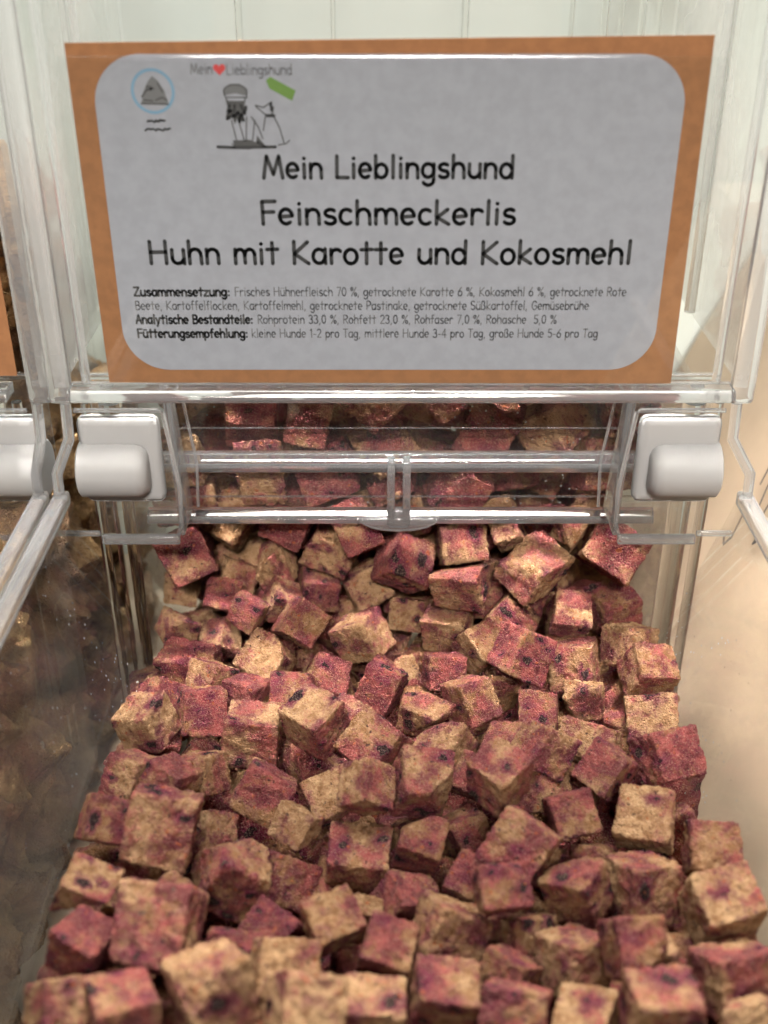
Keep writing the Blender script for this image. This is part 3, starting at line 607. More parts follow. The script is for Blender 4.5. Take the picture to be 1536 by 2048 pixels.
# ---------------------------------------------------------------- the treats
# mesh variant, size, place (cm), rotation, stain, tone, label
TREATS = [
(22,2.23,-1.18,24.67,-31.1,0.500,-0.461,0.571,0.459,0.2,-0.28,"mostly hidden tan treat cube, seventh from left, third row from bottom edge"),
(23,2.32,-6.12,25.84,-30.45,0.031,0.898,0.111,-0.424,0.72,-0.31,"dark red treat cube, third from left, third row from bottom edge"),
(27,2.24,-3.38,28.8,-31.31,0.211,-0.641,-0.615,0.407,0.37,-0.13,"pink-flecked tan treat cube, second from left, fifth row from bottom edge"),
(12,2.29,-1.25,29.4,-30.32,0.749,0.212,-0.610,0.149,0.29,-0.28,"tan flat treat, fifth from left, sixth row from bottom edge"),
(35,2.29,0.65,29.7,-30.77,0.267,-0.963,0.034,-0.029,0.3,-0.34,"mostly hidden tan flat treat, sixth from left, sixth row from bottom edge"),
(4,2.2,3.08,30.38,-31.15,0.663,-0.068,0.739,-0.096,0.57,0.27,"mostly hidden pinkish treat cube, ninth from left, sixth row from bottom edge"),
(8,2.33,5.42,30.22,-30.74,0.456,0.543,0.447,0.546,0.57,-0.01,"mostly hidden pinkish treat cube, eleventh from left, sixth row from bottom edge"),
(5,2.24,-2.48,37.66,-30.56,0.106,-0.173,-0.177,-0.963,0.08,0.28,"mostly hidden tan treat cube, eighth from left, sixth row below clear lip"),
(42,2.04,0.22,37.4,-29.92,0.371,-0.296,0.129,0.871,0.31,0.13,"tan wedge-shaped treat, tenth from left, sixth row below clear lip"),
(3,2.21,6.17,39.04,-30.33,0.709,0.464,0.042,0.529,0.41,-0.36,"mostly hidden pink-flecked tan treat cube, fifteenth from left, sixth row below clear lip"),
(8,2.08,-7.42,42.26,-32.07,0.676,-0.323,0.476,0.460,0.69,-0.09,"mostly hidden pinkish treat cube, third from left, sixth row below clear lip"),
(27,2.25,-5.49,41.01,-31.0,0.392,-0.445,0.504,-0.629,0.65,0.26,"pinkish treat cube, third from left, fifth row below clear lip"),
(34,2.12,-3.26,39.92,-30.73,0.322,-0.884,0.175,0.291,0.65,0.09,"pinkish flat treat, seventh from left, sixth row below clear lip"),
(22,2.1,-0.97,39.97,-31.69,0.556,0.776,0.235,-0.185,0.31,-0.15,"mostly hidden tan treat cube, fifth from left, seventh row below clear lip"),
(18,2.29,7.34,41.48,-31.65,0.182,-0.247,0.733,0.607,0.19,-0.14,"tan wedge-shaped treat, eleventh from left, fifth row below clear lip"),
(28,2.32,-7.47,44.98,-31.37,0.301,-0.806,-0.510,0.027,0.27,0.02,"tan treat cube, third from left, fourth row below clear lip"),
(43,2.24,-4.77,43.17,-30.12,0.256,-0.411,0.522,-0.702,0,-0.39,"mostly hidden tan wedge-shaped treat, third from left, third row below clear lip"),
(15,1.97,-2.42,43.34,-30.63,0.534,0.477,-0.575,0.397,0.15,0.03,"mostly hidden tan long treat, eighth from left, fourth row below clear lip"),
(13,2.12,0.32,44.39,-31.52,0.149,0.569,-0.802,0.105,0.2,-0.03,"mostly hidden tan flat treat, ninth from left, fourth row below clear lip"),
(13,2.06,6.66,43.34,-30.35,0.483,0.433,0.546,-0.529,0.32,0.04,"tan flat treat, seventeenth from left, fourth row below clear lip"),
(40,2.28,9.39,43.79,-30.47,0.467,0.738,-0.231,-0.429,0.69,0.02,"pinkish wedge-shaped treat, twelfth from left, third row below clear lip"),
(21,2.01,-9.02,47.02,-30.02,0.542,0.054,-0.609,-0.577,0.27,0.11,"mostly hidden tan wedge-shaped treat, second from left, second row below clear lip"),
(39,2.27,-1.86,45.59,-31.44,0.160,0.044,0.853,0.495,0.83,0.12,"mostly hidden reddish pink long treat, sixth from left, third row below clear lip"),
(11,2.22,1.81,47.72,-30.96,0.639,0.565,-0.331,0.403,0.55,-0.26,"pinkish flat treat, eighth from left, third row below clear lip"),
(22,2.23,9.54,47.33,-32.36,0.735,-0.675,-0.057,0.042,0.7,0.26,"mostly hidden pinkish treat cube, nineteenth from left, fourth row below clear lip"),
(32,2.06,8.94,22.39,-29.36,0.438,-0.875,0.082,0.189,0.42,-0.34,"pink-flecked tan treat cube, eighth from left, second row from bottom edge"),
(21,2.28,-5.9,23.16,-29.94,0.177,0.956,-0.077,-0.219,0.63,-0.38,"dark red wedge-shaped treat, second from left, second row from bottom edge"),
(20,2.14,5.83,24.09,-30.35,0.101,0.625,0.708,0.313,0.7,-0.34,"mostly hidden dark red wedge-shaped treat, eleventh from left, third row from bottom edge"),
(42,2.15,8.37,26.73,-29.28,0.609,0.354,-0.309,0.639,0.71,0.04,"pinkish wedge-shaped treat, eighth from left, fifth row from bottom edge"),
(36,2.18,-4.82,30.66,-29.85,0.125,-0.653,0.738,0.114,0.27,0.27,"tan flat treat, leftmost, seventh row from bottom edge"),
(29,2.08,8.7,29.47,-29.61,0.454,-0.317,-0.570,0.607,0.75,-0.4,"dark red treat cube, seventh from left, seventh row from bottom edge"),
(30,2.24,-6.96,32.32,-30.22,0.077,-0.408,0.135,0.900,0.61,0.18,"pinkish treat cube, second from left, ninth row from bottom edge"),
(41,1.98,-2.53,32.05,-29.45,0.669,-0.697,-0.059,0.251,0.59,0.25,"pinkish wedge-shaped treat, fourth from left, eighth row from bottom edge"),
(23,2.1,-1.39,33.35,-28.9,0.558,0.262,0.786,-0.040,0.68,0.19,"pinkish treat cube, fourth from left, eighth row below clear lip"),
(4,1.95,3.57,32.64,-29.72,0.267,-0.406,0.326,-0.811,0.46,0.22,"pink-flecked tan treat cube, seventh from left, ninth row from bottom edge"),
(32,2.02,6.47,32.53,-30.06,0.010,0.717,-0.692,-0.086,0.52,-0.1,"pink-flecked tan treat cube, eighth from left, eighth row from bottom edge"),
(19,2.02,8.68,31.27,-30.14,0.665,0.723,-0.049,-0.178,0.61,0.27,"pinkish wedge-shaped treat, sixth from left, seventh row from bottom edge"),
(17,2.11,-6.81,34.49,-30.86,0.033,0.712,0.180,0.678,0.1,0.16,"mostly hidden tan long treat, leftmost, ninth row from bottom edge"),
(35,2.11,6.54,34.63,-29.45,0.161,-0.029,-0.986,0.032,0.33,-0.33,"pink-flecked tan flat treat, eighth from left, eighth row below clear lip"),
(20,2.1,8.77,35.13,-29.24,0.627,0.066,-0.555,-0.543,0.71,-0.34,"dark red wedge-shaped treat, eleventh from left, seventh row below clear lip"),
(41,2.28,-7.89,38.87,-31.04,0.427,-0.698,-0.547,0.176,0.26,0.28,"mostly hidden tan wedge-shaped treat, fourth from left, sixth row below clear lip"),
(33,2.04,-4.74,38.17,-29.22,0.233,-0.465,0.463,-0.718,0.63,0.26,"pinkish flat treat, sixth from left, sixth row below clear lip"),
(28,2.1,4.12,37.14,-29.94,0.071,0.550,-0.760,0.340,0.56,0.26,"pinkish treat cube, thirteenth from left, sixth row below clear lip"),
(6,2.01,6.68,37.08,-29.22,0.397,-0.915,0.027,0.067,0.45,-0.34,"pink-flecked tan treat cube, ninth from left, seventh row below clear lip"),
(40,2.06,8.85,38.18,-30.03,0.210,0.370,0.749,0.507,0.27,-0.07,"tan wedge-shaped treat, seventeenth from left, sixth row below clear lip"),
(29,2.27,-8.16,40.75,-30.03,0.987,-0.053,-0.140,0.058,0.34,0.15,"pink-flecked tan treat cube, second from left, fourth row below clear lip"),
(43,2.1,-2.16,41.47,-29.61,0.343,-0.786,-0.508,-0.080,0.57,0.17,"pinkish wedge-shaped treat, fifth from left, fifth row below clear lip"),
(42,2.1,-0.05,39.82,-29.47,0.815,0.028,-0.566,-0.121,0.38,0.19,"pink-flecked tan wedge-shaped treat, ninth from left, sixth row below clear lip"),
(0,1.96,1.98,39.16,-30.03,0.618,0.536,0.455,0.352,0.47,-0.25,"pink-flecked tan treat cube, eleventh from left, sixth row below clear lip"),
(29,1.95,5.23,41.41,-30.44,0.320,0.067,0.625,-0.709,0.57,0.01,"mostly hidden pinkish treat cube, tenth from left, fifth row below clear lip"),
(22,2.24,9.23,39.8,-30.55,0.969,0.234,0.015,-0.074,0.21,-0.39,"tan treat cube, twelfth from left, fifth row below clear lip"),
(19,2.12,-7.27,44.59,-29.71,0.394,-0.779,-0.124,0.471,0.74,0.08,"reddish pink wedge-shaped treat, leftmost, third row below clear lip"),
(0,2.16,-0.61,42.45,-30.93,0.485,0.450,0.431,-0.615,0.39,0.13,"mostly hidden pink-flecked tan treat cube, tenth from left, fourth row below clear lip"),
(34,2.19,3.97,43.33,-29.98,0.014,-0.417,-0.230,-0.879,0.5,-0.28,"mostly hidden pink-flecked tan flat treat, eighth from left, fifth row below clear lip"),
(1,2.3,-6.31,47.04,-29.44,0.241,0.286,0.729,-0.574,0.32,0.05,"tan treat cube, third from left, row right below the clear lip"),
(42,2.29,-1.69,47.13,-30.49,0.025,-0.935,0.043,0.352,0.4,0.14,"mostly hidden pink-flecked tan wedge-shaped treat, eighth from left, second row below clear lip"),
(39,2.24,3.81,47.38,-28.59,0.642,0.723,-0.204,0.154,0.37,0.17,"pink-flecked tan long treat, eleventh from left, row right below the clear lip"),
(30,2.31,6.63,46.8,-30.26,0.604,-0.781,0.115,0.114,0.56,-0.02,"mostly hidden pinkish treat cube, fourteenth from left, fourth row below clear lip"),
(0,2.27,9.49,46.93,-30.06,0.717,-0.040,0.686,0.119,0.06,-0.35,"tan treat cube, fourteenth from left, second row below clear lip"),
(20,2.05,-4.62,33.44,-30.08,0.039,0.403,0.880,-0.250,0.63,-0.13,"pinkish wedge-shaped treat, fourth from left, ninth row from bottom edge"),
(17,1.8,-8.01,46.13,-27.45,0.931,0.184,0.249,0.194,0.75,0.1,"mostly hidden reddish pink long treat, third from left, second row below clear lip"),
(0,1.67,-8.53,43.23,-26.85,0.710,0.697,-0.028,-0.098,0.9,-0.1,"reddish pink treat cube, leftmost, row right below the clear lip"),
(11,1.92,-6.18,43.25,-27.41,0.893,0.438,-0.054,0.089,0.35,0.3,"pink-flecked tan flat treat, fourth from left, second row below clear lip"),
(5,1.57,-4.49,45.05,-28.0,0.236,-0.629,0.012,0.740,0.45,-0.1,"mostly hidden pink-flecked tan treat cube, sixth from left, second row below clear lip"),
(5,2.15,-1.59,45.35,-27.34,0.372,0.925,0.042,0.064,0.75,0.2,"mostly hidden reddish pink treat cube, sixth from left, behind the clear bottom rail"),
(26,2.02,2.3,45.21,-27.47,0.114,0.796,0.518,-0.292,1.0,0.1,"mostly hidden reddish pink treat cube, tenth from left, row right below the clear lip"),
(33,1.48,-8.66,41.4,-27.66,0.830,0.552,-0.033,-0.065,0.1,0.6,"pale tan flat treat, leftmost, fourth row below clear lip"),
(21,1.82,-6.43,41.15,-27.12,0.503,-0.823,0.043,0.260,0.3,0.1,"tan wedge-shaped treat, second from left, third row below clear lip"),
(23,1.36,-3.37,42.8,-27.86,0.392,0.426,0.670,0.465,0.75,0.2,"reddish pink treat cube, fourth from left, third row below clear lip"),
(22,1.36,-4.84,41.41,-28.08,0.435,0.858,0.081,-0.260,0.6,-0.2,"pinkish treat cube, sixth from left, fourth row below clear lip"),
(22,1.63,-2.68,40.55,-27.11,0.051,-0.685,-0.725,0.043,0.65,0.4,"pinkish treat cube, fifth from left, third row below clear lip"),
(23,1.9,-0.68,40.92,-27.22,0.531,-0.805,-0.259,-0.057,0.3,0.5,"pale tan treat cube, seventh from left, third row below clear lip"),
(32,2.18,1.31,42.48,-28.68,0.648,-0.706,0.202,0.200,0.45,0.3,"pink-flecked tan treat cube, twelfth from left, fourth row below clear lip"),
(22,1.36,-0.45,43.08,-27.19,0.273,0.957,0.057,0.075,0.85,0.1,"reddish pink treat cube, ninth from left, second row below clear lip"),
(26,1.36,-4.18,39.02,-26.76,0.568,-0.275,-0.423,0.650,0.65,0.5,"pinkish treat cube, seventh from left, fourth row below clear lip"),
(13,1.36,-5.47,37.73,-26.44,0.798,0.538,0.032,-0.269,0.7,-0.2,"pinkish flat treat, fifth from left, fourth row below clear lip"),
(12,1.36,-6.65,39.36,-26.66,0.923,0.351,0.152,-0.042,0.75,-0.3,"dark red flat treat, fourth from left, fourth row below clear lip"),
(19,1.36,-8.46,38.65,-27.74,0.270,0.443,0.714,0.470,0.4,0.3,"pink-flecked tan wedge-shaped treat, leftmost, fifth row below clear lip"),
(6,1.36,-6.79,38.7,-28.4,0.252,-0.833,-0.144,0.471,0.5,0.6,"pink-flecked tan treat cube, second from left, fifth row below clear lip"),
(23,1.64,-3.29,37.16,-26.54,0.012,0.550,0.701,-0.453,0.45,-0.2,"pink-flecked tan treat cube, fourth from left, fifth row below clear lip"),
(31,1.79,-4.6,36.03,-27.55,0.251,-0.929,0.272,0.019,0.25,0.2,"tan treat cube, fifth from left, sixth row below clear lip"),
(0,1.81,-0.93,37.95,-27.79,0.602,-0.730,0.001,-0.324,0.35,0.1,"pink-flecked tan treat cube, sixth from left, fifth row below clear lip"),
(35,1.36,0.92,39.29,-27.6,0.862,0.504,0.053,-0.020,0.2,0.2,"tan flat treat, eleventh from left, fourth row below clear lip"),
(38,1.95,-7.72,36.34,-28.17,0.725,0.676,-0.087,-0.098,0.75,-0.2,"reddish pink long treat, leftmost, sixth row below clear lip"),
(26,1.43,-6.52,34.46,-27.33,0.461,-0.754,-0.130,0.448,0.5,-0.1,"pink-flecked tan treat cube, second from left, sixth row below clear lip"),
(22,1.67,-2.26,35.69,-28.28,0.190,-0.543,-0.120,0.809,0.5,-0.1,"pink-flecked tan treat cube, fourth from left, seventh row below clear lip"),
(31,1.76,-0.04,35.24,-28.06,0.567,-0.570,-0.227,0.550,0.85,-0.3,"dark red treat cube, sixth from left, seventh row below clear lip"),
(26,1.62,-8.36,31.42,-26.75,0.678,-0.683,0.009,-0.271,0.3,0.3,"tan treat cube, leftmost, eighth row below clear lip"),
(32,1.43,-8.36,33.57,-27.47,0.300,-0.900,-0.069,0.310,0.85,-0.1,"reddish pink treat cube, leftmost, seventh row below clear lip"),
(29,1.61,-6.53,32.32,-26.95,0.465,-0.871,-0.070,0.145,0.75,-0.3,"dark red treat cube, second from left, eighth row below clear lip"),
(3,1.84,-4.69,31.65,-27.49,0.117,0.992,-0.014,-0.042,0.4,0.3,"pink-flecked tan treat cube, third from left, ninth row from bottom edge"),
(2,1.9,-2.42,31.41,-26.62,0.274,0.727,0.322,-0.541,0.45,0.3,"pink-flecked tan treat cube, third from left, eighth row below clear lip"),
(7,1.9,-0.29,30.81,-27.25,0.326,-0.868,0.373,-0.027,0.6,-0.1,"pinkish treat cube, fifth from left, ninth row from bottom edge"),
(5,1.43,-5.12,33.81,-27.5,0.164,0.961,-0.221,-0.005,0.75,-0.3,"dark red treat cube, second from left, seventh row below clear lip"),
(28,1.43,-3.37,33.66,-27.27,0.288,-0.954,0.054,-0.058,0.5,-0.2,"pink-flecked tan treat cube, third from left, seventh row below clear lip"),
(25,1.43,1.31,34.19,-28.56,0.552,0.519,0.531,0.380,0.5,-0.3,"pink-flecked tan treat cube, fifth from left, eighth row below clear lip"),
(19,1.92,4.71,44.2,-28.11,0.463,-0.435,-0.105,0.765,0.55,0.4,"pinkish wedge-shaped treat, thirteenth from left, second row below clear lip"),
(30,2.07,4.08,40.94,-27.39,0.671,-0.739,0.056,-0.032,0.7,0.3,"pinkish treat cube, thirteenth from left, fourth row below clear lip"),
(31,1.9,9.58,42.79,-26.93,0.338,-0.715,-0.113,0.601,0.3,0.6,"pale tan treat cube, thirteenth from left, third row below clear lip"),
(26,1.62,10.0,46.61,-27.46,0.403,-0.543,-0.429,0.600,0.7,0.1,"mostly hidden pinkish treat cube, nineteenth from left, behind the clear bottom rail"),
(34,1.88,7.49,43.48,-27.81,0.751,0.589,-0.232,-0.191,0.15,0.1,"tan flat treat, eleventh from left, third row below clear lip"),
(11,1.36,6.54,41.86,-28.3,0.958,0.223,-0.091,0.156,0.2,0.2,"mostly hidden tan flat treat, eighteenth from left, fourth row below clear lip"),
(9,1.36,6.15,40.22,-27.53,0.808,0.515,-0.208,-0.195,0.95,-0.1,"reddish pink treat cube, sixteenth from left, fourth row below clear lip"),
(8,1.59,7.51,38.45,-27.11,0.968,0.232,0.093,-0.028,0.6,0.3,"pinkish treat cube, twentieth from left, fourth row below clear lip"),
(27,1.89,9.55,39.54,-27.48,0.009,-0.981,-0.191,-0.034,0.7,-0.3,"dark red treat cube, twenty-first from left, fourth row below clear lip"),
(28,1.8,5.14,38.24,-27.3,0.445,0.629,0.612,0.175,0.45,-0.2,"pink-flecked tan treat cube, fifteenth from left, fourth row below clear lip"),
(25,1.72,2.61,38.41,-27.6,0.697,-0.702,0.078,-0.124,0.4,0.1,"pink-flecked tan treat cube, seventh from left, fifth row below clear lip"),
(29,1.52,3.75,36.13,-26.97,0.589,-0.023,0.683,0.431,0.25,0.0,"tan treat cube, ninth from left, fifth row below clear lip"),
(8,1.74,5.17,34.64,-26.13,0.321,0.367,0.809,0.328,0.75,-0.3,"dark red treat cube, fourteenth from left, sixth row below clear lip"),
(1,1.87,7.37,35.52,-27.37,0.206,0.774,0.588,-0.112,0.5,0.0,"pink-flecked tan treat cube, sixteenth from left, sixth row below clear lip"),
(23,1.8,9.64,36.67,-27.24,0.413,0.277,0.755,0.428,0.2,0.2,"tan treat cube, thirteenth from left, fifth row below clear lip"),
(1,1.69,9.95,34.42,-26.8,0.088,-0.610,-0.203,0.761,0.4,-0.1,"pink-flecked tan treat cube, eighteenth from left, sixth row below clear lip"),
(9,1.84,9.72,32.47,-27.47,0.896,0.435,-0.087,-0.007,0.3,0.4,"tan treat cube, ninth from left, eighth row below clear lip"),
(1,1.83,9.64,29.9,-26.89,0.903,0.367,0.161,0.156,0.9,-0.2,"reddish pink treat cube, tenth from left, eighth row from bottom edge"),
(27,1.52,5.68,32.89,-27.51,0.389,-0.916,0.077,-0.059,0.6,-0.2,"pinkish treat cube, seventh from left, eighth row below clear lip"),
(17,1.78,7.21,31.16,-27.49,0.349,0.900,-0.256,-0.057,0.4,0.0,"pink-flecked tan long treat, tenth from left, ninth row from bottom edge"),
(29,1.56,3.16,33.06,-27.06,0.139,-0.470,-0.524,0.696,0.5,-0.3,"pink-flecked tan treat cube, seventh from left, seventh row below clear lip"),
(41,1.43,4.39,34.43,-28.22,0.671,0.727,-0.032,-0.140,0.2,-0.2,"tan wedge-shaped treat, eighth from left, seventh row below clear lip"),
(19,1.43,1.64,32.47,-27.52,0.023,0.940,-0.341,0.017,0.4,-0.1,"pink-flecked tan wedge-shaped treat, sixth from left, eighth row below clear lip"),
(4,1.43,2.17,30.88,-27.31,0.519,0.794,-0.303,-0.091,0.25,0.0,"tan treat cube, sixth from left, ninth row from bottom edge"),
(9,1.43,4.32,31.2,-27.73,0.626,0.545,0.295,0.474,0.65,-0.1,"pinkish treat cube, eighth from left, ninth row from bottom edge"),
(0,1.59,5.42,29.88,-26.55,0.819,0.475,0.307,-0.102,0.55,0.0,"pinkish treat cube, ninth from left, ninth row from bottom edge"),
(36,1.43,7.4,33.57,-27.45,0.760,0.629,-0.153,-0.057,0.2,0.0,"tan flat treat, tenth from left, seventh row below clear lip"),
(1,1.43,2.3,34.93,-27.19,0.517,-0.854,-0.028,0.052,0.8,-0.4,"dark red treat cube, twelfth from left, sixth row below clear lip"),
(2,1.56,-8.5,28.95,-27.01,0.485,-0.698,-0.166,0.500,0.5,0.2,"pink-flecked tan treat cube, leftmost, eighth row from bottom edge"),
(6,1.43,-7.07,28.41,-26.69,0.217,0.929,-0.270,-0.128,0.65,0.1,"pinkish treat cube, second from left, eighth row from bottom edge"),
(24,1.54,-6.33,29.71,-27.56,0.262,0.776,0.563,-0.109,0.35,-0.1,"pink-flecked tan treat cube, third from left, eighth row from bottom edge"),
(28,1.44,-8.71,26.33,-26.33,0.143,0.500,0.753,-0.404,0.5,-0.1,"pink-flecked tan treat cube, leftmost, sixth row from bottom edge"),
(6,2.13,-6.92,26.13,-26.36,0.464,-0.880,0.078,0.072,0.5,0.2,"pink-flecked tan treat cube, second from left, sixth row from bottom edge"),
(6,1.43,-5.77,27.48,-28.13,0.292,-0.848,-0.123,0.424,0.5,0.1,"pink-flecked tan treat cube, third from left, sixth row from bottom edge"),
(9,1.73,-4.13,29.31,-28.0,0.827,0.499,0.138,-0.219,0.65,-0.2,"pinkish treat cube, second from left, seventh row from bottom edge"),
(19,1.7,-1.73,29.12,-28.1,0.264,-0.947,-0.170,-0.073,0.25,0.1,"tan wedge-shaped treat, third from left, seventh row from bottom edge"),
(14,1.43,-2.91,27.52,-27.83,0.875,0.344,-0.146,-0.307,0.1,0.0,"tan flat treat, fourth from left, sixth row from bottom edge"),
(2,1.51,-0.56,28.08,-26.59,0.119,-0.370,-0.208,0.898,0.4,0.0,"pink-flecked tan treat cube, fourth from left, seventh row from bottom edge"),
(19,1.49,-8.73,23.63,-26.5,0.008,-0.976,0.083,0.202,0.45,0.2,"pink-flecked tan wedge-shaped treat, leftmost, fourth row from bottom edge"),
(18,1.68,-8.04,25.26,-28.39,0.168,-0.528,-0.133,0.822,0.4,0.1,"pink-flecked tan wedge-shaped treat, second from left, fourth row from bottom edge"),
(13,1.49,-6.26,23.88,-27.4,0.744,0.603,-0.043,-0.286,0.4,0.0,"pink-flecked tan flat treat, third from left, fourth row from bottom edge"),
(5,1.9,-4.73,25.37,-27.76,0.542,-0.353,-0.301,0.701,0.5,0.0,"pink-flecked tan treat cube, leftmost, fifth row from bottom edge"),
(6,1.8,-3.39,26.39,-29.11,0.377,0.863,0.211,-0.262,0.65,-0.1,"pinkish treat cube, fourth from left, fourth row from bottom edge"),
(22,2.02,-0.85,26.87,-28.75,0.750,-0.660,0.048,-0.016,0.5,0.1,"pink-flecked tan treat cube, third from left, fifth row from bottom edge"),
(29,1.49,-8.43,21.97,-26.75,0.041,0.969,-0.208,-0.130,0.9,0.0,"reddish pink treat cube, leftmost, third row from bottom edge"),
(26,1.49,-8.04,23.08,-28.33,0.688,0.269,0.504,0.447,0.2,0.1,"tan treat cube, leftmost, second row from bottom edge"),
(29,2.25,-6.29,22.1,-26.24,0.703,0.273,0.636,0.164,0.75,0.2,"reddish pink treat cube, second from left, third row from bottom edge"),
(29,1.53,-3.35,23.54,-28.28,0.901,0.252,-0.084,-0.343,0.9,-0.2,"reddish pink treat cube, fifth from left, third row from bottom edge"),
(34,1.49,-4.38,22.26,-27.55,0.915,0.397,0.029,-0.065,0.8,-0.1,"reddish pink flat treat, fourth from left, third row from bottom edge"),
(30,1.64,-2.8,21.22,-26.9,0.462,0.872,0.132,-0.090,0.15,0.2,"tan treat cube, third from left, second row from bottom edge"),
(29,1.49,-1.52,22.98,-27.01,0.509,0.835,0.164,0.129,0.4,0.0,"pink-flecked tan treat cube, sixth from left, third row from bottom edge"),
(35,1.49,-1.03,24.42,-28.49,0.666,0.698,0.236,-0.110,0.15,-0.1,"tan flat treat, fifth from left, fourth row from bottom edge"),
(24,1.49,-8.57,19.98,-26.68,0.433,0.837,0.322,-0.088,0.5,0.3,"pink-flecked tan treat cube, leftmost, row at the bottom edge"),
(24,1.7,-6.67,19.14,-25.97,0.087,0.537,0.828,-0.136,0.6,0.2,"pinkish treat cube, second from left, row at the bottom edge"),
(4,1.89,-4.47,19.66,-25.82,0.497,0.202,0.680,0.501,0.3,0.2,"tan treat cube, fourth from left, row at the bottom edge"),
(28,1.77,-2.07,19.42,-26.04,0.511,0.194,0.807,0.224,0.15,0.5,"pale tan treat cube, fifth from left, row at the bottom edge"),
(9,1.78,-0.33,20.1,-27.4,0.766,0.643,-0.007,-0.031,0.3,0.4,"tan treat cube, sixth from left, row at the bottom edge"),
(13,1.49,-0.7,22.36,-28.51,0.945,0.232,0.186,0.135,0.85,0.0,"reddish pink flat treat, fourth from left, second row from bottom edge"),
(3,1.77,1.27,28.64,-26.94,0.595,0.087,0.783,0.160,0.6,0.2,"pinkish treat cube, fifth from left, eighth row from bottom edge"),
(0,1.43,3.18,29.58,-27.62,0.419,-0.698,-0.023,0.581,0.7,-0.2,"pinkish treat cube, sixth from left, eighth row from bottom edge"),
(8,1.43,2.84,28.22,-28.87,0.254,0.933,0.192,0.166,0.5,0.0,"pink-flecked tan treat cube, eighth from left, sixth row from bottom edge"),
(0,1.66,3.7,27.98,-26.03,0.082,-0.922,0.379,0.005,0.5,0.1,"pink-flecked tan treat cube, seventh from left, eighth row from bottom edge"),
(28,1.44,5.34,29.17,-27.85,0.410,0.137,0.833,0.345,0.5,0.0,"pink-flecked tan treat cube, fifth from left, seventh row from bottom edge"),
(31,1.9,4.17,25.61,-26.77,0.866,0.398,0.004,-0.301,0.75,0.1,"reddish pink treat cube, tenth from left, sixth row from bottom edge"),
(32,1.48,5.62,26.61,-28.89,0.128,0.606,0.684,-0.385,0.6,-0.4,"pinkish treat cube, sixth from left, fifth row from bottom edge"),
(5,1.48,6.04,27.28,-27.02,0.681,0.176,0.615,0.357,0.7,0.0,"pinkish treat cube, twelfth from left, sixth row from bottom edge"),
(29,1.52,7.49,29.09,-26.8,0.555,-0.662,-0.006,0.503,0.75,0.0,"reddish pink treat cube, ninth from left, eighth row from bottom edge"),
(29,1.79,8.45,27.27,-27.16,0.266,-0.953,0.126,-0.068,0.15,0.1,"tan treat cube, thirteenth from left, sixth row from bottom edge"),
(23,1.99,7.9,24.87,-27.74,0.149,0.545,0.804,-0.187,0.4,0.1,"pink-flecked tan treat cube, ninth from left, fourth row from bottom edge"),
(34,1.43,6.76,26.03,-28.01,0.889,0.390,0.230,0.070,0.4,-0.2,"pink-flecked tan flat treat, seventh from left, fifth row from bottom edge"),
(9,1.64,10.15,25.71,-26.91,0.301,0.648,0.613,-0.337,0.6,0.0,"pinkish treat cube, ninth from left, fifth row from bottom edge"),
(1,1.82,9.92,23.41,-26.86,0.157,-0.979,-0.123,-0.034,0.3,0.4,"tan treat cube, tenth from left, fourth row from bottom edge"),
(30,1.82,9.69,21.18,-27.26,0.875,0.457,0.127,0.101,0.6,0.3,"pinkish treat cube, ninth from left, second row from bottom edge"),
(25,1.57,0.72,25.01,-28.65,0.703,0.651,0.277,-0.080,0.75,0.0,"reddish pink treat cube, sixth from left, fourth row from bottom edge"),
(2,1.43,0.86,28.2,-29.29,0.900,0.390,0.094,0.173,0.4,0.0,"pink-flecked tan treat cube, seventh from left, sixth row from bottom edge"),
(9,1.52,2.8,25.88,-28.71,0.294,-0.622,0.045,0.724,0.6,-0.2,"pinkish treat cube, fifth from left, fifth row from bottom edge"),
(3,1.43,1.19,26.96,-27.99,0.198,-0.636,-0.041,0.745,0.6,-0.4,"pinkish treat cube, fourth from left, fifth row from bottom edge"),
(7,1.87,1.93,23.29,-27.97,0.462,-0.851,0.110,0.224,0.45,0.0,"pink-flecked tan treat cube, ninth from left, third row from bottom edge"),
(34,1.49,3.43,23.74,-26.46,0.947,0.282,0.110,0.105,0.7,-0.3,"dark red flat treat, seventh from left, fourth row from bottom edge"),
(5,1.58,4.14,23.47,-28.43,0.321,0.894,0.304,-0.077,0.3,-0.1,"tan treat cube, tenth from left, third row from bottom edge"),
(27,1.67,5.46,22.3,-27.88,0.258,0.931,0.246,-0.080,0.4,0.2,"pink-flecked tan treat cube, sixth from left, second row from bottom edge"),
(4,1.51,6.94,21.6,-26.44,0.190,-0.603,-0.288,0.719,0.6,-0.3,"pinkish treat cube, twelfth from left, third row from bottom edge"),
(40,1.54,7.92,22.45,-27.91,0.523,-0.788,0.195,-0.260,0.4,0.3,"pink-flecked tan wedge-shaped treat, seventh from left, second row from bottom edge"),
(22,1.73,1.6,20.8,-27.49,0.723,-0.683,0.072,0.071,0.5,0.1,"pink-flecked tan treat cube, seventh from left, row at the bottom edge"),
(27,1.7,3.52,19.95,-27.15,0.255,0.728,0.563,-0.296,0.8,0.2,"reddish pink treat cube, eighth from left, row at the bottom edge"),
(10,1.56,5.44,19.89,-27.56,0.075,0.813,0.574,0.060,0.25,0.2,"tan treat cube, ninth from left, row at the bottom edge"),
(0,1.8,7.26,19.45,-26.41,0.431,-0.548,-0.438,0.567,0.6,0.3,"pinkish treat cube, tenth from left, row at the bottom edge"),
(35,1.49,9.56,19.42,-27.0,0.900,0.405,0.079,0.140,0.05,0.7,"pale tan flat treat, eleventh from left, row at the bottom edge"),
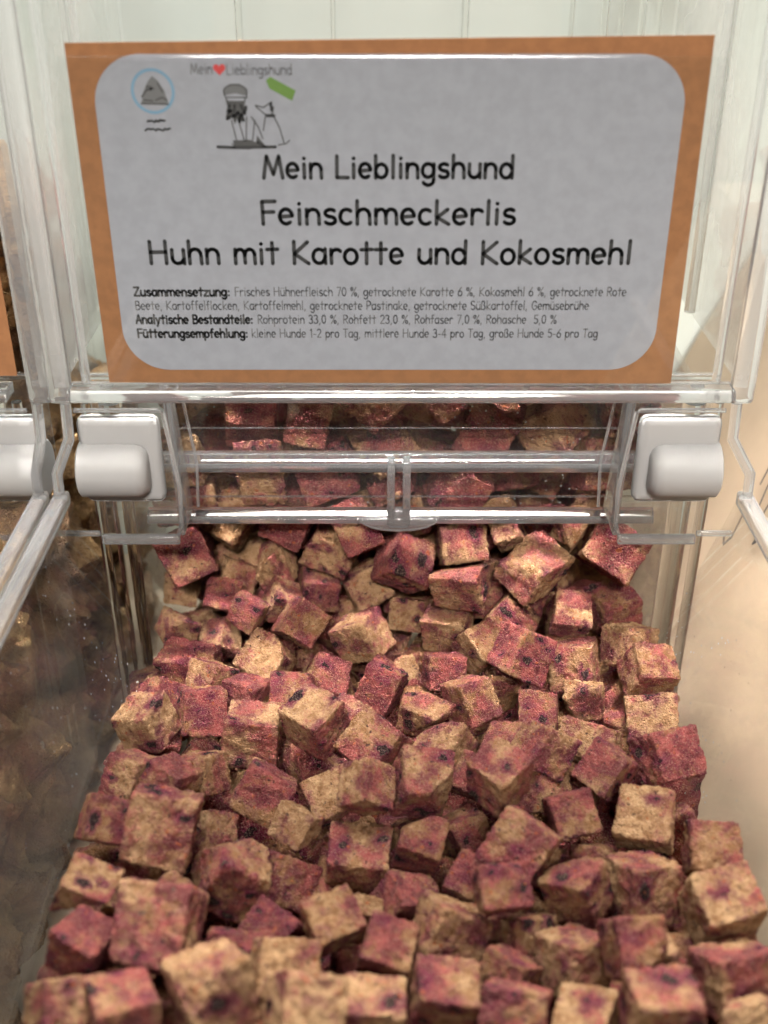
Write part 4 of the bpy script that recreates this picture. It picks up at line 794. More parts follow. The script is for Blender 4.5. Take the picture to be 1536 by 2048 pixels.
(4,1.49,5.84,24.45,-27.32,0.688,0.652,-0.306,-0.091,0.4,-0.1,"pink-flecked tan treat cube, eighth from left, fourth row from bottom edge"),
(5,1.49,0.16,22.17,-27.15,0.258,-0.644,-0.067,0.717,0.6,-0.1,"pinkish treat cube, eighth from left, third row from bottom edge"),
(2,1.49,3.49,21.68,-27.91,0.845,0.401,-0.183,-0.303,0.5,-0.4,"pink-flecked tan treat cube, fifth from left, second row from bottom edge"),
(10,1.49,-6.4,20.48,-27.71,0.838,0.524,0.154,-0.014,0.4,-0.2,"pink-flecked tan treat cube, third from left, row at the bottom edge"),
(24,2.12,-8.19,40.09,-25.11,0.543,0.553,-0.594,-0.217,0.8,0.42,"reddish pink treat cube, leftmost, second row below clear lip"),
(34,1.91,-4.55,40.95,-26.23,0.330,0.537,-0.661,-0.407,0.45,0.19,"pink-flecked tan flat treat, fifth from left, second row below clear lip"),
(39,1.87,-2.06,40.83,-25.31,0.034,-0.231,-0.632,-0.739,0.39,0.39,"pink-flecked tan long treat, seventh from left, second row below clear lip"),
(30,1.87,0.84,39.98,-25.5,0.188,0.187,-0.878,0.398,0.74,-0.03,"reddish pink treat cube, eleventh from left, second row below clear lip"),
(40,2.31,3.11,38.92,-25.36,0.799,0.050,-0.144,0.582,0.57,0.29,"pinkish wedge-shaped treat, ninth from left, third row below clear lip"),
(39,2.2,6.04,39.12,-25.15,0.544,0.730,0.376,0.173,0.4,0.03,"pink-flecked tan long treat, tenth from left, third row below clear lip"),
(6,2.28,9.32,39.47,-24.55,0.738,-0.014,0.376,0.561,0.66,0.3,"pinkish treat cube, fifteenth from left, second row below clear lip"),
(43,2.2,-5.95,45.19,-25.29,0.168,-0.602,0.163,0.763,1.0,0.48,"reddish pink wedge-shaped treat, third from left, behind the clear bottom rail"),
(38,2.13,-3.8,43.8,-25.84,0.209,0.642,-0.218,-0.705,0.68,0.45,"pinkish long treat, fifth from left, row right below the clear lip"),
(0,1.88,-1.48,42.9,-25.74,0.375,0.582,-0.632,-0.347,0.51,-0.09,"pink-flecked tan treat cube, tenth from left, second row below clear lip"),
(25,2.09,1.57,43.03,-25.79,0.131,0.668,-0.429,0.594,0,-0.09,"tan treat cube, ninth from left, row right below the clear lip"),
(16,2.19,4.22,43.3,-25.26,0.479,0.522,-0.580,-0.402,0.82,0.32,"reddish pink long treat, twelfth from left, row right below the clear lip"),
(4,2.28,6.76,42.53,-25.86,0.629,-0.332,-0.676,0.193,0.81,0.11,"reddish pink treat cube, fourteenth from left, row right below the clear lip"),
(8,1.9,9.2,44.46,-25.25,0.030,0.015,-0.315,0.948,0.5,0.2,"pink-flecked tan treat cube, eighteenth from left, behind the clear bottom rail"),
(31,2.19,-7.67,46.16,-25.39,0.178,0.221,0.734,0.617,0.3,0.12,"tan treat cube, second from left, behind the clear bottom rail"),
(15,2.32,-3.94,47.33,-25.97,0.106,-0.097,0.681,0.718,0.98,0.27,"mostly hidden reddish pink long treat, eighth from left, behind the clear bottom rail"),
(41,2.11,0.13,45.29,-25.88,0.575,0.636,0.499,0.127,0.39,0.47,"pale tan wedge-shaped treat, seventh from left, row right below the clear lip"),
(38,2.09,3.98,46.96,-25.82,0.711,-0.655,-0.258,0.014,0.66,0.47,"mostly hidden pinkish long treat, thirteenth from left, behind the clear bottom rail"),
(7,2.27,8.81,47.11,-25.24,0.052,0.152,-0.087,-0.983,0.8,0.14,"reddish pink treat cube, seventeenth from left, behind the clear bottom rail"),
(3,2.26,-6.52,42.19,-24.34,0.839,-0.312,-0.420,0.151,0.11,0.01,"tan treat cube, second from left, row right below the clear lip"),
(24,2.23,-3.77,41.7,-24.07,0.686,-0.424,-0.351,0.475,0.84,0.33,"reddish pink treat cube, fourth from left, row right below the clear lip"),
(17,1.9,-1.16,40.21,-23.92,0.509,-0.168,-0.807,0.248,0.76,0.28,"reddish pink long treat, sixth from left, row right below the clear lip"),
(34,1.88,0.9,41.24,-24.01,0.084,0.183,0.608,-0.768,0.53,0.31,"pink-flecked tan flat treat, eighth from left, row right below the clear lip"),
(2,1.93,3.21,40.68,-24.98,0.730,-0.154,-0.222,-0.628,0.45,0.47,"pale tan treat cube, twelfth from left, second row below clear lip"),
(13,2.04,5.04,41.16,-24.35,0.217,0.770,-0.321,-0.507,0.25,0.35,"tan flat treat, thirteenth from left, row right below the clear lip"),
(36,2.12,7.81,40.62,-24.01,0.842,-0.334,-0.409,0.114,0.28,0.01,"tan flat treat, fifteenth from left, row right below the clear lip"),
(0,1.92,-6.15,45.57,-22.86,0.642,-0.041,0.760,0.092,0.62,0.4,"pinkish treat cube, fifth from left, behind the upper clear panel"),
(37,2.05,-3.36,45.02,-23.4,0.355,-0.479,0.642,0.482,0.72,0.1,"reddish pink long treat, fifth from left, behind the clear bottom rail"),
(28,1.95,-1.0,43.22,-23.48,0.421,-0.449,0.656,0.438,0.44,0.48,"pale tan treat cube, ninth from left, behind the clear bottom rail"),
(33,2.2,1.35,43.1,-23.56,0.593,-0.126,0.096,-0.790,0.52,0.04,"pink-flecked tan flat treat, eleventh from left, behind the clear bottom rail"),
(31,1.91,6.59,44.96,-25.27,0.380,0.716,-0.487,0.325,0.34,0.2,"pink-flecked tan treat cube, fifteenth from left, behind the clear bottom rail"),
(37,2.03,9.64,44.83,-22.68,0.032,-0.008,0.503,0.864,0.19,0.29,"mostly hidden tan long treat, twentieth from left, behind the clear bottom rail"),
(27,1.92,6.02,46.49,-23.03,0.002,-0.080,-0.992,-0.100,0.68,0.28,"pinkish treat cube, twelfth from left, behind the upper clear panel"),
(15,1.91,-8.05,40.96,-23.18,0.009,-0.071,0.769,0.636,0.55,0.42,"pinkish long treat, leftmost, behind the clear bottom rail"),
(41,2.06,-4.9,40.18,-21.45,0.651,0.299,0.228,-0.660,0.37,0.12,"pink-flecked tan wedge-shaped treat, fourth from left, behind the clear bottom rail"),
(19,2.2,-2.35,41.24,-21.79,0.091,-0.124,0.724,0.672,0.96,0.01,"reddish pink wedge-shaped treat, seventh from left, behind the clear bottom rail"),
(36,1.93,0.34,41.18,-22.37,0.676,0.105,-0.233,-0.692,0.79,0.17,"reddish pink flat treat, tenth from left, behind the clear bottom rail"),
(31,2.28,2.98,41.28,-22.33,0.215,0.029,-0.976,-0.022,0.91,0.22,"reddish pink treat cube, twelfth from left, behind the clear bottom rail"),
(14,1.9,5.17,42.05,-22.6,0.195,0.399,0.872,-0.207,0.64,0.24,"pinkish flat treat, fourteenth from left, behind the clear bottom rail"),
(21,2.16,8.82,41.5,-21.66,0.516,-0.851,-0.050,0.086,0.47,0.0,"pink-flecked tan wedge-shaped treat, fourteenth from left, behind the upper clear panel"),
(2,2.17,-8.48,43.22,-23.04,0.760,-0.143,-0.631,0.054,0.36,0.21,"pink-flecked tan treat cube, third from left, behind the upper clear panel"),
(10,2.12,-2.96,43.11,-21.36,0.257,-0.349,0.773,-0.464,0.48,-0.08,"pink-flecked tan treat cube, sixth from left, behind the upper clear panel"),
(9,2.08,-0.39,44.13,-21.28,0.066,0.952,0.278,-0.109,0.61,-0.01,"pinkish treat cube, tenth from left, just under the kraft card"),
(15,1.99,2.13,43.38,-22.01,0.003,-0.977,-0.121,0.177,0.56,0.13,"pinkish long treat, eighth from left, behind the upper clear panel"),
(12,1.99,4.99,44.59,-21.95,0.054,-0.419,0.162,0.892,0.89,0.3,"mostly hidden reddish pink flat treat, eleventh from left, behind the upper clear panel"),
(8,1.97,6.82,43.81,-23.04,0.264,-0.597,0.573,-0.495,0.5,0.19,"pink-flecked tan treat cube, sixteenth from left, behind the clear bottom rail"),
(3,2.33,9.59,43.17,-20.87,0.983,0.180,-0.017,0.011,0.41,0.19,"pink-flecked tan treat cube, fifteenth from left, behind the upper clear panel"),
(37,1.9,-8.45,45.99,-22.35,0.194,0.758,-0.517,-0.347,0.97,0.24,"mostly hidden reddish pink long treat, leftmost, behind the upper clear panel"),
(11,2.17,-1.61,46.57,-21.48,0.409,-0.368,-0.642,-0.535,0.71,0.12,"mostly hidden pinkish flat treat, seventh from left, just under the kraft card"),
(27,2.06,1.09,46.37,-22.1,0.007,-0.196,-0.969,-0.150,0.74,0.29,"mostly hidden reddish pink treat cube, thirteenth from left, just under the kraft card"),
(6,1.99,4.25,47.03,-22.05,0.058,0.759,0.011,0.648,0.96,0.41,"mostly hidden reddish pink treat cube, ninth from left, behind the upper clear panel"),
(26,2.29,9.51,46.58,-20.82,0.018,0.004,0.149,-0.989,0.54,0.28,"pink-flecked tan treat cube, nineteenth from left, just under the kraft card"),
(12,2.19,-8.35,40.77,-21.1,0.038,-0.037,0.715,0.697,0.19,0.32,"tan flat treat, second from left, behind the upper clear panel"),
(27,2.23,-5.24,41.76,-19.43,0.327,-0.945,-0.006,0.028,0.74,0.24,"reddish pink treat cube, third from left, just under the kraft card"),
(23,1.94,-2.97,41.23,-19.5,0.710,0.005,0.099,0.697,0.58,0.24,"pinkish treat cube, fifth from left, just under the kraft card"),
(42,2.04,-0.15,41.17,-20.48,0.296,0.376,-0.501,0.722,0.47,0.07,"pink-flecked tan wedge-shaped treat, seventh from left, behind the upper clear panel"),
(8,2.32,4.24,42.01,-20.28,0.660,-0.718,0.204,0.085,0.97,0.4,"reddish pink treat cube, tenth from left, behind the upper clear panel"),
(22,2.18,6.75,41.69,-20.1,0.015,-0.885,0.346,-0.311,0.22,0.44,"pale tan treat cube, thirteenth from left, behind the upper clear panel"),
(20,2.31,9.56,41.32,-18.64,0.695,-0.042,-0.065,0.715,0.64,0.2,"pinkish wedge-shaped treat, twenty-first from left, just under the kraft card"),
(28,1.87,-7.21,43.24,-21.06,0.247,-0.361,0.576,-0.690,1,0.03,"reddish pink treat cube, fourth from left, behind the upper clear panel"),
(30,2.17,-4.78,44.75,-20.31,0.090,-0.670,0.330,0.658,0.49,0.21,"pink-flecked tan treat cube, fourth from left, just under the kraft card"),
(9,1.97,-0.96,43.32,-19.05,0.404,-0.391,-0.527,0.637,0.47,0.23,"pink-flecked tan treat cube, eighth from left, just under the kraft card"),
(38,2.06,1.73,43.2,-19.62,0.557,-0.772,0.042,0.302,0.59,-0.0,"pinkish long treat, twelfth from left, just under the kraft card"),
(2,1.97,3.85,44.83,-20.84,0.748,0.079,-0.456,-0.476,0.28,0.49,"pale tan treat cube, fifteenth from left, just under the kraft card"),
(7,2.29,7.01,44.33,-20.31,0.787,0.094,0.608,-0.055,0.37,0.32,"pink-flecked tan treat cube, seventeenth from left, just under the kraft card"),
(28,2.28,9.35,42.96,-18.26,0.251,-0.963,-0.090,-0.045,0.64,0.44,"pinkish treat cube, twentieth from left, just under the kraft card"),
(8,2.3,-6.79,46.49,-20.04,0.863,-0.284,0.148,0.392,0.56,0.37,"pinkish treat cube, second from left, just under the kraft card"),
(16,2.12,1.28,45.95,-20.02,0.889,0.180,-0.083,0.413,0.58,0.39,"mostly hidden pinkish long treat, eleventh from left, just under the kraft card"),
(39,2.3,-8.0,42.64,-18.64,0.683,0.649,-0.140,0.306,0.3,0.31,"tan long treat, leftmost, just under the kraft card"),
(0,1.98,-2.93,42.03,-17.44,0.044,-0.689,-0.723,0.034,0.65,0.03,"pinkish treat cube, sixth from left, just under the kraft card"),
(22,2.04,-0.46,41.06,-18.39,0.298,0.233,0.636,-0.672,0.39,-0.04,"pink-flecked tan treat cube, ninth from left, just under the kraft card"),
(7,1.9,2.36,41.17,-18.13,0.669,0.666,-0.205,0.258,0.57,0.37,"pinkish treat cube, fourteenth from left, just under the kraft card"),
(20,2.05,4.08,41.2,-18.1,0.052,0.012,0.992,-0.113,0.76,0.02,"reddish pink wedge-shaped treat, sixteenth from left, just under the kraft card"),
(31,2.06,6.27,41.25,-17.62,0.024,0.068,-0.041,-0.997,0.76,0.42,"reddish pink treat cube, eighteenth from left, just under the kraft card"),
(17,2.33,3.55,43.95,-17.53,0.841,0.326,-0.421,0.096,0.79,0.32,"mostly hidden reddish pink long treat, second from left, beside the kraft card"),
(8,2.21,0.55,41.59,-16.48,0.385,0.163,0.624,-0.660,0.2,0.5,"mostly hidden pale tan treat cube, leftmost, beside the kraft card")]
CHEWS = [
(1,2.1315,-14.56,44.83,-22.68,0.032,-0.008,0.503,0.864,0.19,0.29,"rough brown chew, eighth from left, beside the left edge hinge pin"),
(2,2.0475,-14.73,47.32,-22.89,0.641,0.766,-0.009,-0.042,0.6,0.39,"rough brown chew, thirteenth from left, beside the left edge hinge pin"),
(3,2.4465000000000003,-14.61,43.17,-20.87,0.983,0.180,-0.017,0.011,0.41,0.19,"rough brown chew, fourth from left, beside the left edge hinge pin"),
(2,2.4045,-14.69,46.58,-20.82,0.018,0.004,0.149,-0.989,0.54,0.28,"rough brown chew, seventh from left, beside the left edge hinge pin"),
(8,2.4255,-14.64,41.32,-18.64,0.695,-0.042,-0.065,0.715,0.64,0.2,"rough brown chew, leftmost, beside the left edge hinge pin"),
(0,2.1105,-15.19,45.91,-18.64,0.632,-0.359,0.448,0.520,0.06,0.05,"rough brown chew, eighth from left, below the left card corner"),
(10,2.3205,-14.61,41.65,-16.2,0.260,-0.965,0.009,-0.033,0.77,-0.05,"rough brown chew, second from left, below the left card corner"),
(4,2.1630000000000003,-14.85,40.36,-14.15,0.618,0.716,-0.141,-0.292,0.59,0.38,"rough brown chew, leftmost, below the left card corner"),
(0,2.2155,-14.54,47.29,-16.01,0.019,0.997,0.038,0.070,0.74,0.09,"rough brown chew, sixth from left, beside the left card"),
(8,2.74,-14.11,25.38,-35.13,-0.350,-0.530,0.480,-0.605,0.54,-0.16,"rough brown chew, third from left, lowest row behind left tray wall"),
(0,2.51,-14.13,27.13,-35.15,-0.218,0.697,-0.592,0.341,0.12,0.43,"rough brown chew, second from left, lowest row behind left tray wall"),
(0,2.44,-13.97,29.34,-35.29,0.058,-0.647,0.365,0.666,0.23,-0.09,"rough brown chew, second from left, tenth row behind left tray wall"),
(7,2.59,-14.18,31.16,-34.87,0.752,0.163,0.057,-0.636,0.15,0.44,"rough brown chew, fourth from left, ninth row behind left tray wall"),
(7,2.8,-13.91,33.15,-35.29,0.327,0.397,-0.768,-0.383,0.35,0.46,"rough brown chew, fourth from left, eighth row behind left tray wall"),
(0,2.75,-14.05,35.15,-34.93,0.547,-0.496,0.242,-0.629,0.17,-0.16,"rough brown chew, sixth from left, seventh row behind left tray wall"),
(6,2.61,-14.17,37.58,-35.0,-0.397,0.067,0.659,0.635,0.45,-0.37,"rough brown chew, fifth from left, sixth row behind left tray wall"),
(7,2.66,-14.17,39.84,-34.96,0.390,-0.879,0.262,0.087,0.11,-0.29,"rough brown chew, fifth from left, fifth row behind left tray wall"),
(0,2.8,-14.02,41.12,-35.08,-0.232,0.105,0.947,-0.194,0.5,0.21,"rough brown chew, seventh from left, fifth row behind left tray wall"),
(3,2.65,-14.1,43.41,-34.99,0.298,0.846,-0.127,0.424,0.32,0.41,"rough brown chew, ninth from left, fourth row behind left tray wall"),
(6,2.46,-14.11,45.54,-34.71,-0.608,0.653,0.266,-0.364,0.63,0.46,"rough brown chew, tenth from left, fourth row behind left tray wall"),
(4,2.76,-14.17,47.49,-35.07,-0.785,-0.464,0.114,0.394,0.38,0.42,"rough brown chew, eleventh from left, third row behind left tray wall"),
(8,2.96,-13.98,49.76,-34.94,-0.423,0.497,-0.756,0.048,0.84,-0.23,"rough brown chew, tenth from left, second row behind left tray wall"),
(1,2.65,-13.94,51.89,-34.83,-0.652,-0.648,0.393,-0.033,0.83,-0.23,"rough brown chew, fourteenth from left, top row behind left tray wall"),
(5,2.51,-14.13,25.5,-33.48,-0.048,-0.238,0.630,0.738,0.23,-0.28,"rough brown chew, leftmost, lowest row behind left tray wall"),
(2,2.42,-13.97,27.15,-33.02,-0.435,-0.259,-0.742,0.440,0.58,0.4,"rough brown chew, leftmost, tenth row behind left tray wall"),
(5,2.78,-13.9,29.49,-33.33,0.351,-0.523,-0.280,0.724,0.48,-0.37,"rough brown chew, third from left, ninth row behind left tray wall"),
(4,2.65,-13.91,31.53,-32.99,-0.092,0.368,-0.912,-0.153,0.82,0.15,"rough brown chew, third from left, eighth row behind left tray wall"),
(1,2.5,-14.19,33.8,-33.25,-0.084,0.283,0.941,0.165,0.83,-0.49,"rough brown chew, fifth from left, seventh row behind left tray wall"),
(2,2.61,-13.92,35.71,-33.05,-0.741,-0.316,0.424,-0.413,0.5,0.49,"rough brown chew, seventh from left, seventh row behind left tray wall"),
(11,2.76,-13.9,37.39,-32.98,-0.493,-0.681,0.262,0.474,0.37,-0.15,"rough brown chew, fourth from left, sixth row behind left tray wall"),
(5,2.83,-14.07,39.69,-33.15,-0.082,-0.842,-0.277,-0.456,0.06,0.46,"rough brown chew, sixth from left, fifth row behind left tray wall"),
(8,2.55,-14.09,41.55,-33.37,-0.440,-0.582,0.142,-0.669,0.58,-0.24,"rough brown chew, eighth from left, fifth row behind left tray wall"),
(4,2.5,-13.94,43.46,-33.17,-0.742,0.004,-0.363,0.563,0.74,-0.14,"rough brown chew, eighth from left, third row behind left tray wall"),
(9,2.77,-14.09,45.56,-33.43,-0.740,-0.109,0.133,-0.650,0.03,0.05,"rough brown chew, tenth from left, third row behind left tray wall"),
(10,2.83,-14.13,47.61,-33.4,0.681,-0.626,0.285,0.253,0.72,-0.29,"rough brown chew, eighth from left, second row behind left tray wall"),
(5,2.32,-14.2,49.11,-33.47,-0.252,0.738,0.602,0.172,0.32,-0.41,"rough brown chew, ninth from left, second row behind left tray wall"),
(3,2.94,-14.2,51.88,-33.49,-0.584,-0.040,0.808,-0.070,0.98,0.41,"rough brown chew, twelfth from left, top row behind left tray wall"),
(6,2.65,-14.18,53.63,-33.08,0.189,-0.803,0.520,-0.221,0.05,-0.09,"rough brown chew, fifteenth from left, top row behind left tray wall"),
(0,2.95,-14.08,25.72,-31.73,-0.661,0.574,-0.246,-0.416,0.6,-0.01,"rough brown chew, leftmost, eleventh row behind left tray wall"),
(8,2.8,-13.94,27.83,-31.79,0.868,0.083,-0.187,-0.452,0.71,0.38,"rough brown chew, second from left, ninth row behind left tray wall"),
(1,2.73,-14.17,29.9,-31.63,-0.822,-0.253,-0.346,-0.375,0.34,-0.12,"rough brown chew, second from left, eighth row behind left tray wall"),
(5,2.95,-14.02,31.87,-31.36,-0.154,0.977,0.113,-0.091,0.84,0.08,"rough brown chew, fourth from left, seventh row behind left tray wall"),
(3,2.92,-14.04,33.63,-31.39,-0.735,-0.065,-0.549,0.394,0.47,0.3,"rough brown chew, third from left, sixth row behind left tray wall"),
(8,2.43,-14.15,37.73,-31.26,-0.416,0.523,-0.323,-0.670,0.28,0.41,"rough brown chew, fourth from left, fifth row behind left tray wall"),
(8,2.88,-13.91,39.48,-31.63,0.893,-0.334,0.277,0.122,0.85,-0.43,"rough brown chew, eighth from left, fourth row behind left tray wall"),
(6,2.37,-14.16,41.25,-31.51,-0.614,-0.282,-0.682,0.280,0.03,-0.15,"rough brown chew, seventh from left, third row behind left tray wall"),
(1,2.67,-14.05,43.13,-31.74,-0.116,-0.844,0.439,-0.286,0.87,-0.08,"rough brown chew, ninth from left, third row behind left tray wall"),
(7,2.37,-13.95,45.12,-31.72,-0.480,0.163,-0.855,-0.109,0.59,0.29,"rough brown chew, sixth from left, second row behind left tray wall"),
(7,2.97,-14.01,47.77,-31.33,-0.092,-0.464,0.266,0.840,0.84,0.34,"rough brown chew, ninth from left, top row behind left tray wall"),
(2,2.45,-14.04,49.75,-31.6,0.382,-0.210,0.459,0.774,0.83,-0.08,"rough brown chew, tenth from left, top row behind left tray wall"),
(11,2.51,-14.13,51.83,-31.44,0.626,-0.444,0.374,-0.520,0.15,-0.21,"rough brown chew, thirteenth from left, top row behind left tray wall"),
(8,2.57,-14.07,53.33,-31.76,-0.547,0.210,-0.411,0.698,0.31,0.48,"rough brown chew, twenty-second from left, beside the left edge hinge pin"),
(9,2.79,-13.97,29.81,-29.67,-0.571,-0.170,-0.788,-0.158,0.76,-0.5,"rough brown chew, leftmost, eighth row behind left tray wall"),
(4,2.54,-14.05,31.32,-30.05,-0.369,0.078,0.720,-0.582,0.88,0.08,"rough brown chew, third from left, seventh row behind left tray wall"),
(3,2.89,-13.99,33.2,-29.67,0.354,0.116,-0.465,0.803,0.22,-0.12,"rough brown chew, second from left, sixth row behind left tray wall"),
(9,2.96,-14.05,35.7,-29.81,0.705,-0.267,0.577,-0.314,0.84,0.29,"rough brown chew, third from left, fifth row behind left tray wall"),
(6,2.67,-14.07,37.76,-29.72,-0.138,-0.103,-0.965,-0.196,0.78,-0.3,"rough brown chew, seventh from left, fourth row behind left tray wall"),
(3,2.69,-14.08,39.35,-29.89,-0.441,0.725,0.341,-0.404,0.39,-0.24,"rough brown chew, fifth from left, third row behind left tray wall"),
(7,2.53,-14.05,41.28,-29.71,0.452,0.863,0.155,-0.163,0.23,0.32,"rough brown chew, sixth from left, third row behind left tray wall"),
(10,2.76,-14.03,43.28,-29.5,0.755,0.546,-0.099,0.348,0.48,-0.14,"rough brown chew, fifth from left, second row behind left tray wall"),
(1,2.73,-14.05,45.31,-29.53,0.504,0.441,0.358,-0.652,0.05,-0.39,"rough brown chew, seventh from left, second row behind left tray wall"),
(4,2.55,-14.12,47.73,-29.64,0.190,-0.115,-0.611,-0.760,0.75,-0.49,"rough brown chew, eighth from left, top row behind left tray wall"),
(7,2.63,-14.09,49.28,-30.02,-0.560,-0.359,-0.234,0.709,0.13,0.46,"rough brown chew, eleventh from left, top row behind left tray wall"),
(6,2.84,-14.19,53.25,-29.72,0.226,-0.778,-0.579,0.090,0.13,0.45,"rough brown chew, twentieth from left, beside the left edge hinge pin"),
(9,2.61,-13.95,25.33,-28.19,-0.700,0.492,-0.074,-0.511,0.72,-0.28,"rough brown chew, leftmost, ninth row behind left tray wall"),
(6,2.69,-14.03,27.76,-27.78,-0.373,-0.326,-0.046,0.867,0.87,0.42,"rough brown chew, leftmost, seventh row behind left tray wall"),
(3,2.78,-14.11,29.59,-27.76,-0.119,0.069,-0.763,-0.631,0.45,0.34,"rough brown chew, second from left, seventh row behind left tray wall"),
(5,2.82,-14.16,31.32,-28.28,-0.157,0.707,0.522,-0.451,0.41,-0.44,"rough brown chew, leftmost, sixth row behind left tray wall"),
(5,2.33,-14.2,33.56,-27.77,-0.464,-0.533,-0.373,-0.601,0.47,0.25,"rough brown chew, second from left, fifth row behind left tray wall"),
(6,2.49,-13.95,35.56,-28.09,0.191,0.786,-0.186,0.558,0.3,-0.34,"rough brown chew, sixth from left, fourth row behind left tray wall"),
(4,2.71,-14.01,37.46,-27.71,0.316,0.437,-0.780,-0.317,0.3,0.23,"rough brown chew, fourth from left, third row behind left tray wall"),
(8,2.44,-13.91,39.81,-27.74,0.078,-0.973,0.050,-0.211,0.21,0.5,"rough brown chew, third from left, second row behind left tray wall"),
(0,2.38,-14.12,41.63,-28.17,0.551,0.123,0.466,0.681,0.95,0.25,"rough brown chew, fourth from left, second row behind left tray wall"),
(9,2.51,-14.14,43.42,-28.05,0.019,-0.052,0.127,0.990,0.46,-0.42,"rough brown chew, sixth from left, top row behind left tray wall"),
(2,2.36,-14.04,47.73,-28.25,0.475,-0.860,-0.108,0.148,0.49,0.13,"rough brown chew, seventh from left, top row behind left tray wall"),
(11,2.57,-14.15,49.67,-28.09,0.425,0.430,0.349,-0.716,0.07,0.09,"rough brown chew, eighteenth from left, beside the left edge hinge pin"),
(6,2.6,-14.17,29.87,-26.15,-0.014,0.510,-0.666,0.544,0.68,0.21,"rough brown chew, leftmost, fifth row behind left tray wall"),
(9,2.47,-14.04,31.86,-26.05,0.384,0.613,-0.075,0.687,0.47,-0.12,"rough brown chew, third from left, fourth row behind left tray wall"),
(11,2.91,-14.12,33.45,-26.46,-0.981,-0.152,-0.034,-0.120,0.16,-0.35,"rough brown chew, fourth from left, fourth row behind left tray wall"),
(4,2.35,-13.93,35.79,-26.5,0.130,-0.382,-0.909,0.104,0.97,-0.34,"rough brown chew, fifth from left, fourth row behind left tray wall"),
(10,2.52,-14.04,37.45,-26.33,0.505,-0.266,-0.428,-0.701,0.74,-0.24,"rough brown chew, third from left, third row behind left tray wall"),
(4,2.73,-14.04,39.66,-26.05,-0.230,0.847,-0.468,-0.102,0.79,-0.3,"rough brown chew, third from left, top row behind left tray wall"),
(4,2.59,-14.04,41.57,-26.12,0.766,0.418,-0.481,0.081,0.39,0.36,"rough brown chew, fifth from left, top row behind left tray wall"),
(9,2.9,-14.13,43.3,-26.3,0.599,0.677,0.157,0.398,0.34,0.31,"rough brown chew, fourteenth from left, beside the left edge hinge pin"),
(0,2.53,-14.06,45.54,-26.39,-0.287,0.321,-0.839,-0.334,0.29,0.37,"rough brown chew, fifteenth from left, beside the left edge hinge pin"),
(11,2.99,-13.94,47.87,-26.42,-0.146,-0.393,-0.266,-0.868,0.66,0.0,"rough brown chew, seventeenth from left, beside the left edge hinge pin"),
(0,2.84,-14.17,29.37,-24.66,-0.513,0.625,0.291,-0.511,0.2,0.31,"rough brown chew, leftmost, fourth row behind left tray wall"),
(2,2.53,-13.9,31.85,-24.75,0.637,0.323,-0.060,0.698,0.18,0.25,"rough brown chew, second from left, fourth row behind left tray wall"),
(1,2.7,-14.15,33.12,-24.2,-0.335,-0.406,-0.029,-0.850,0.18,0.07,"rough brown chew, second from left, third row behind left tray wall"),
(2,2.31,-14.12,35.38,-24.47,-0.153,0.508,-0.848,-0.015,0.08,-0.13,"rough brown chew, leftmost, second row behind left tray wall"),
(3,2.82,-14.19,37.56,-24.57,0.028,-0.341,-0.730,0.592,0.78,-0.37,"rough brown chew, second from left, second row behind left tray wall"),
(1,2.88,-13.91,39.7,-24.22,0.447,0.893,0.058,0.009,0.8,0.21,"rough brown chew, sixth from left, beside the left edge hinge pin"),
(4,2.36,-14.03,41.52,-24.55,0.377,0.655,0.059,-0.652,0.3,-0.16,"rough brown chew, fourth from left, top row behind left tray wall"),
(3,2.85,-14.1,43.86,-24.53,0.463,-0.716,-0.509,0.123,0.1,-0.13,"rough brown chew, twelfth from left, beside the left edge hinge pin"),
(5,2.44,-13.94,51.8,-24.5,0.015,0.748,-0.628,0.216,0.16,0.48,"rough brown chew, nineteenth from left, beside the left edge hinge pin"),
(9,2.89,-14.17,53.29,-24.42,-0.246,0.783,0.559,0.118,0.58,-0.23,"rough brown chew, twenty-first from left, beside the left edge hinge pin"),
(10,2.36,-14.09,31.56,-22.58,0.438,-0.306,-0.845,-0.035,0.28,0.06,"rough brown chew, leftmost, third row behind left tray wall"),
(10,2.55,-13.91,33.63,-22.67,-0.426,-0.186,-0.858,0.220,0.04,-0.06,"rough brown chew, leftmost, top row behind left tray wall"),
(8,2.43,-13.99,35.21,-22.65,0.950,0.115,0.140,0.253,0.53,0.16,"rough brown chew, second from left, top row behind left tray wall"),
(8,2.68,-14.15,37.3,-22.61,0.100,0.024,-0.095,-0.990,0.56,-0.29,"rough brown chew, second from left, beside the left edge hinge pin"),
(2,2.72,-13.95,39.73,-22.51,0.811,0.322,0.169,0.458,0.94,0.0,"rough brown chew, third from left, beside the left edge hinge pin"),
(10,2.78,-14.19,41.24,-22.89,-0.147,0.631,0.721,0.245,0.09,-0.13,"rough brown chew, fifth from left, beside the left edge hinge pin"),
(4,2.4,-13.95,43.37,-23.0,-0.412,0.265,0.073,0.869,0.18,0.34,"rough brown chew, ninth from left, beside the left edge hinge pin"),
(7,2.79,-14.08,45.25,-22.97,0.833,0.020,0.282,0.474,0.14,-0.1,"rough brown chew, tenth from left, beside the left edge hinge pin"),
(2,2.94,-14.04,47.58,-22.82,-0.754,0.507,-0.218,-0.356,0.05,-0.19,"rough brown chew, eleventh from left, beside the left edge hinge pin"),
(4,2.98,-14.06,49.41,-22.54,-0.500,-0.081,-0.795,-0.333,0.28,-0.27,"rough brown chew, sixteenth from left, beside the left edge hinge pin"),
(9,2.72,-16.29,49.38,-22.48,-0.500,-0.530,-0.309,-0.611,0.29,-0.36,"rough brown chew, tenth from left, below the left card corner"),
(2,2.56,-14.16,51.6,-22.88,0.668,0.317,0.621,-0.259,0.47,0.32,"rough brown chew, seventeenth from left, below the left card corner"),
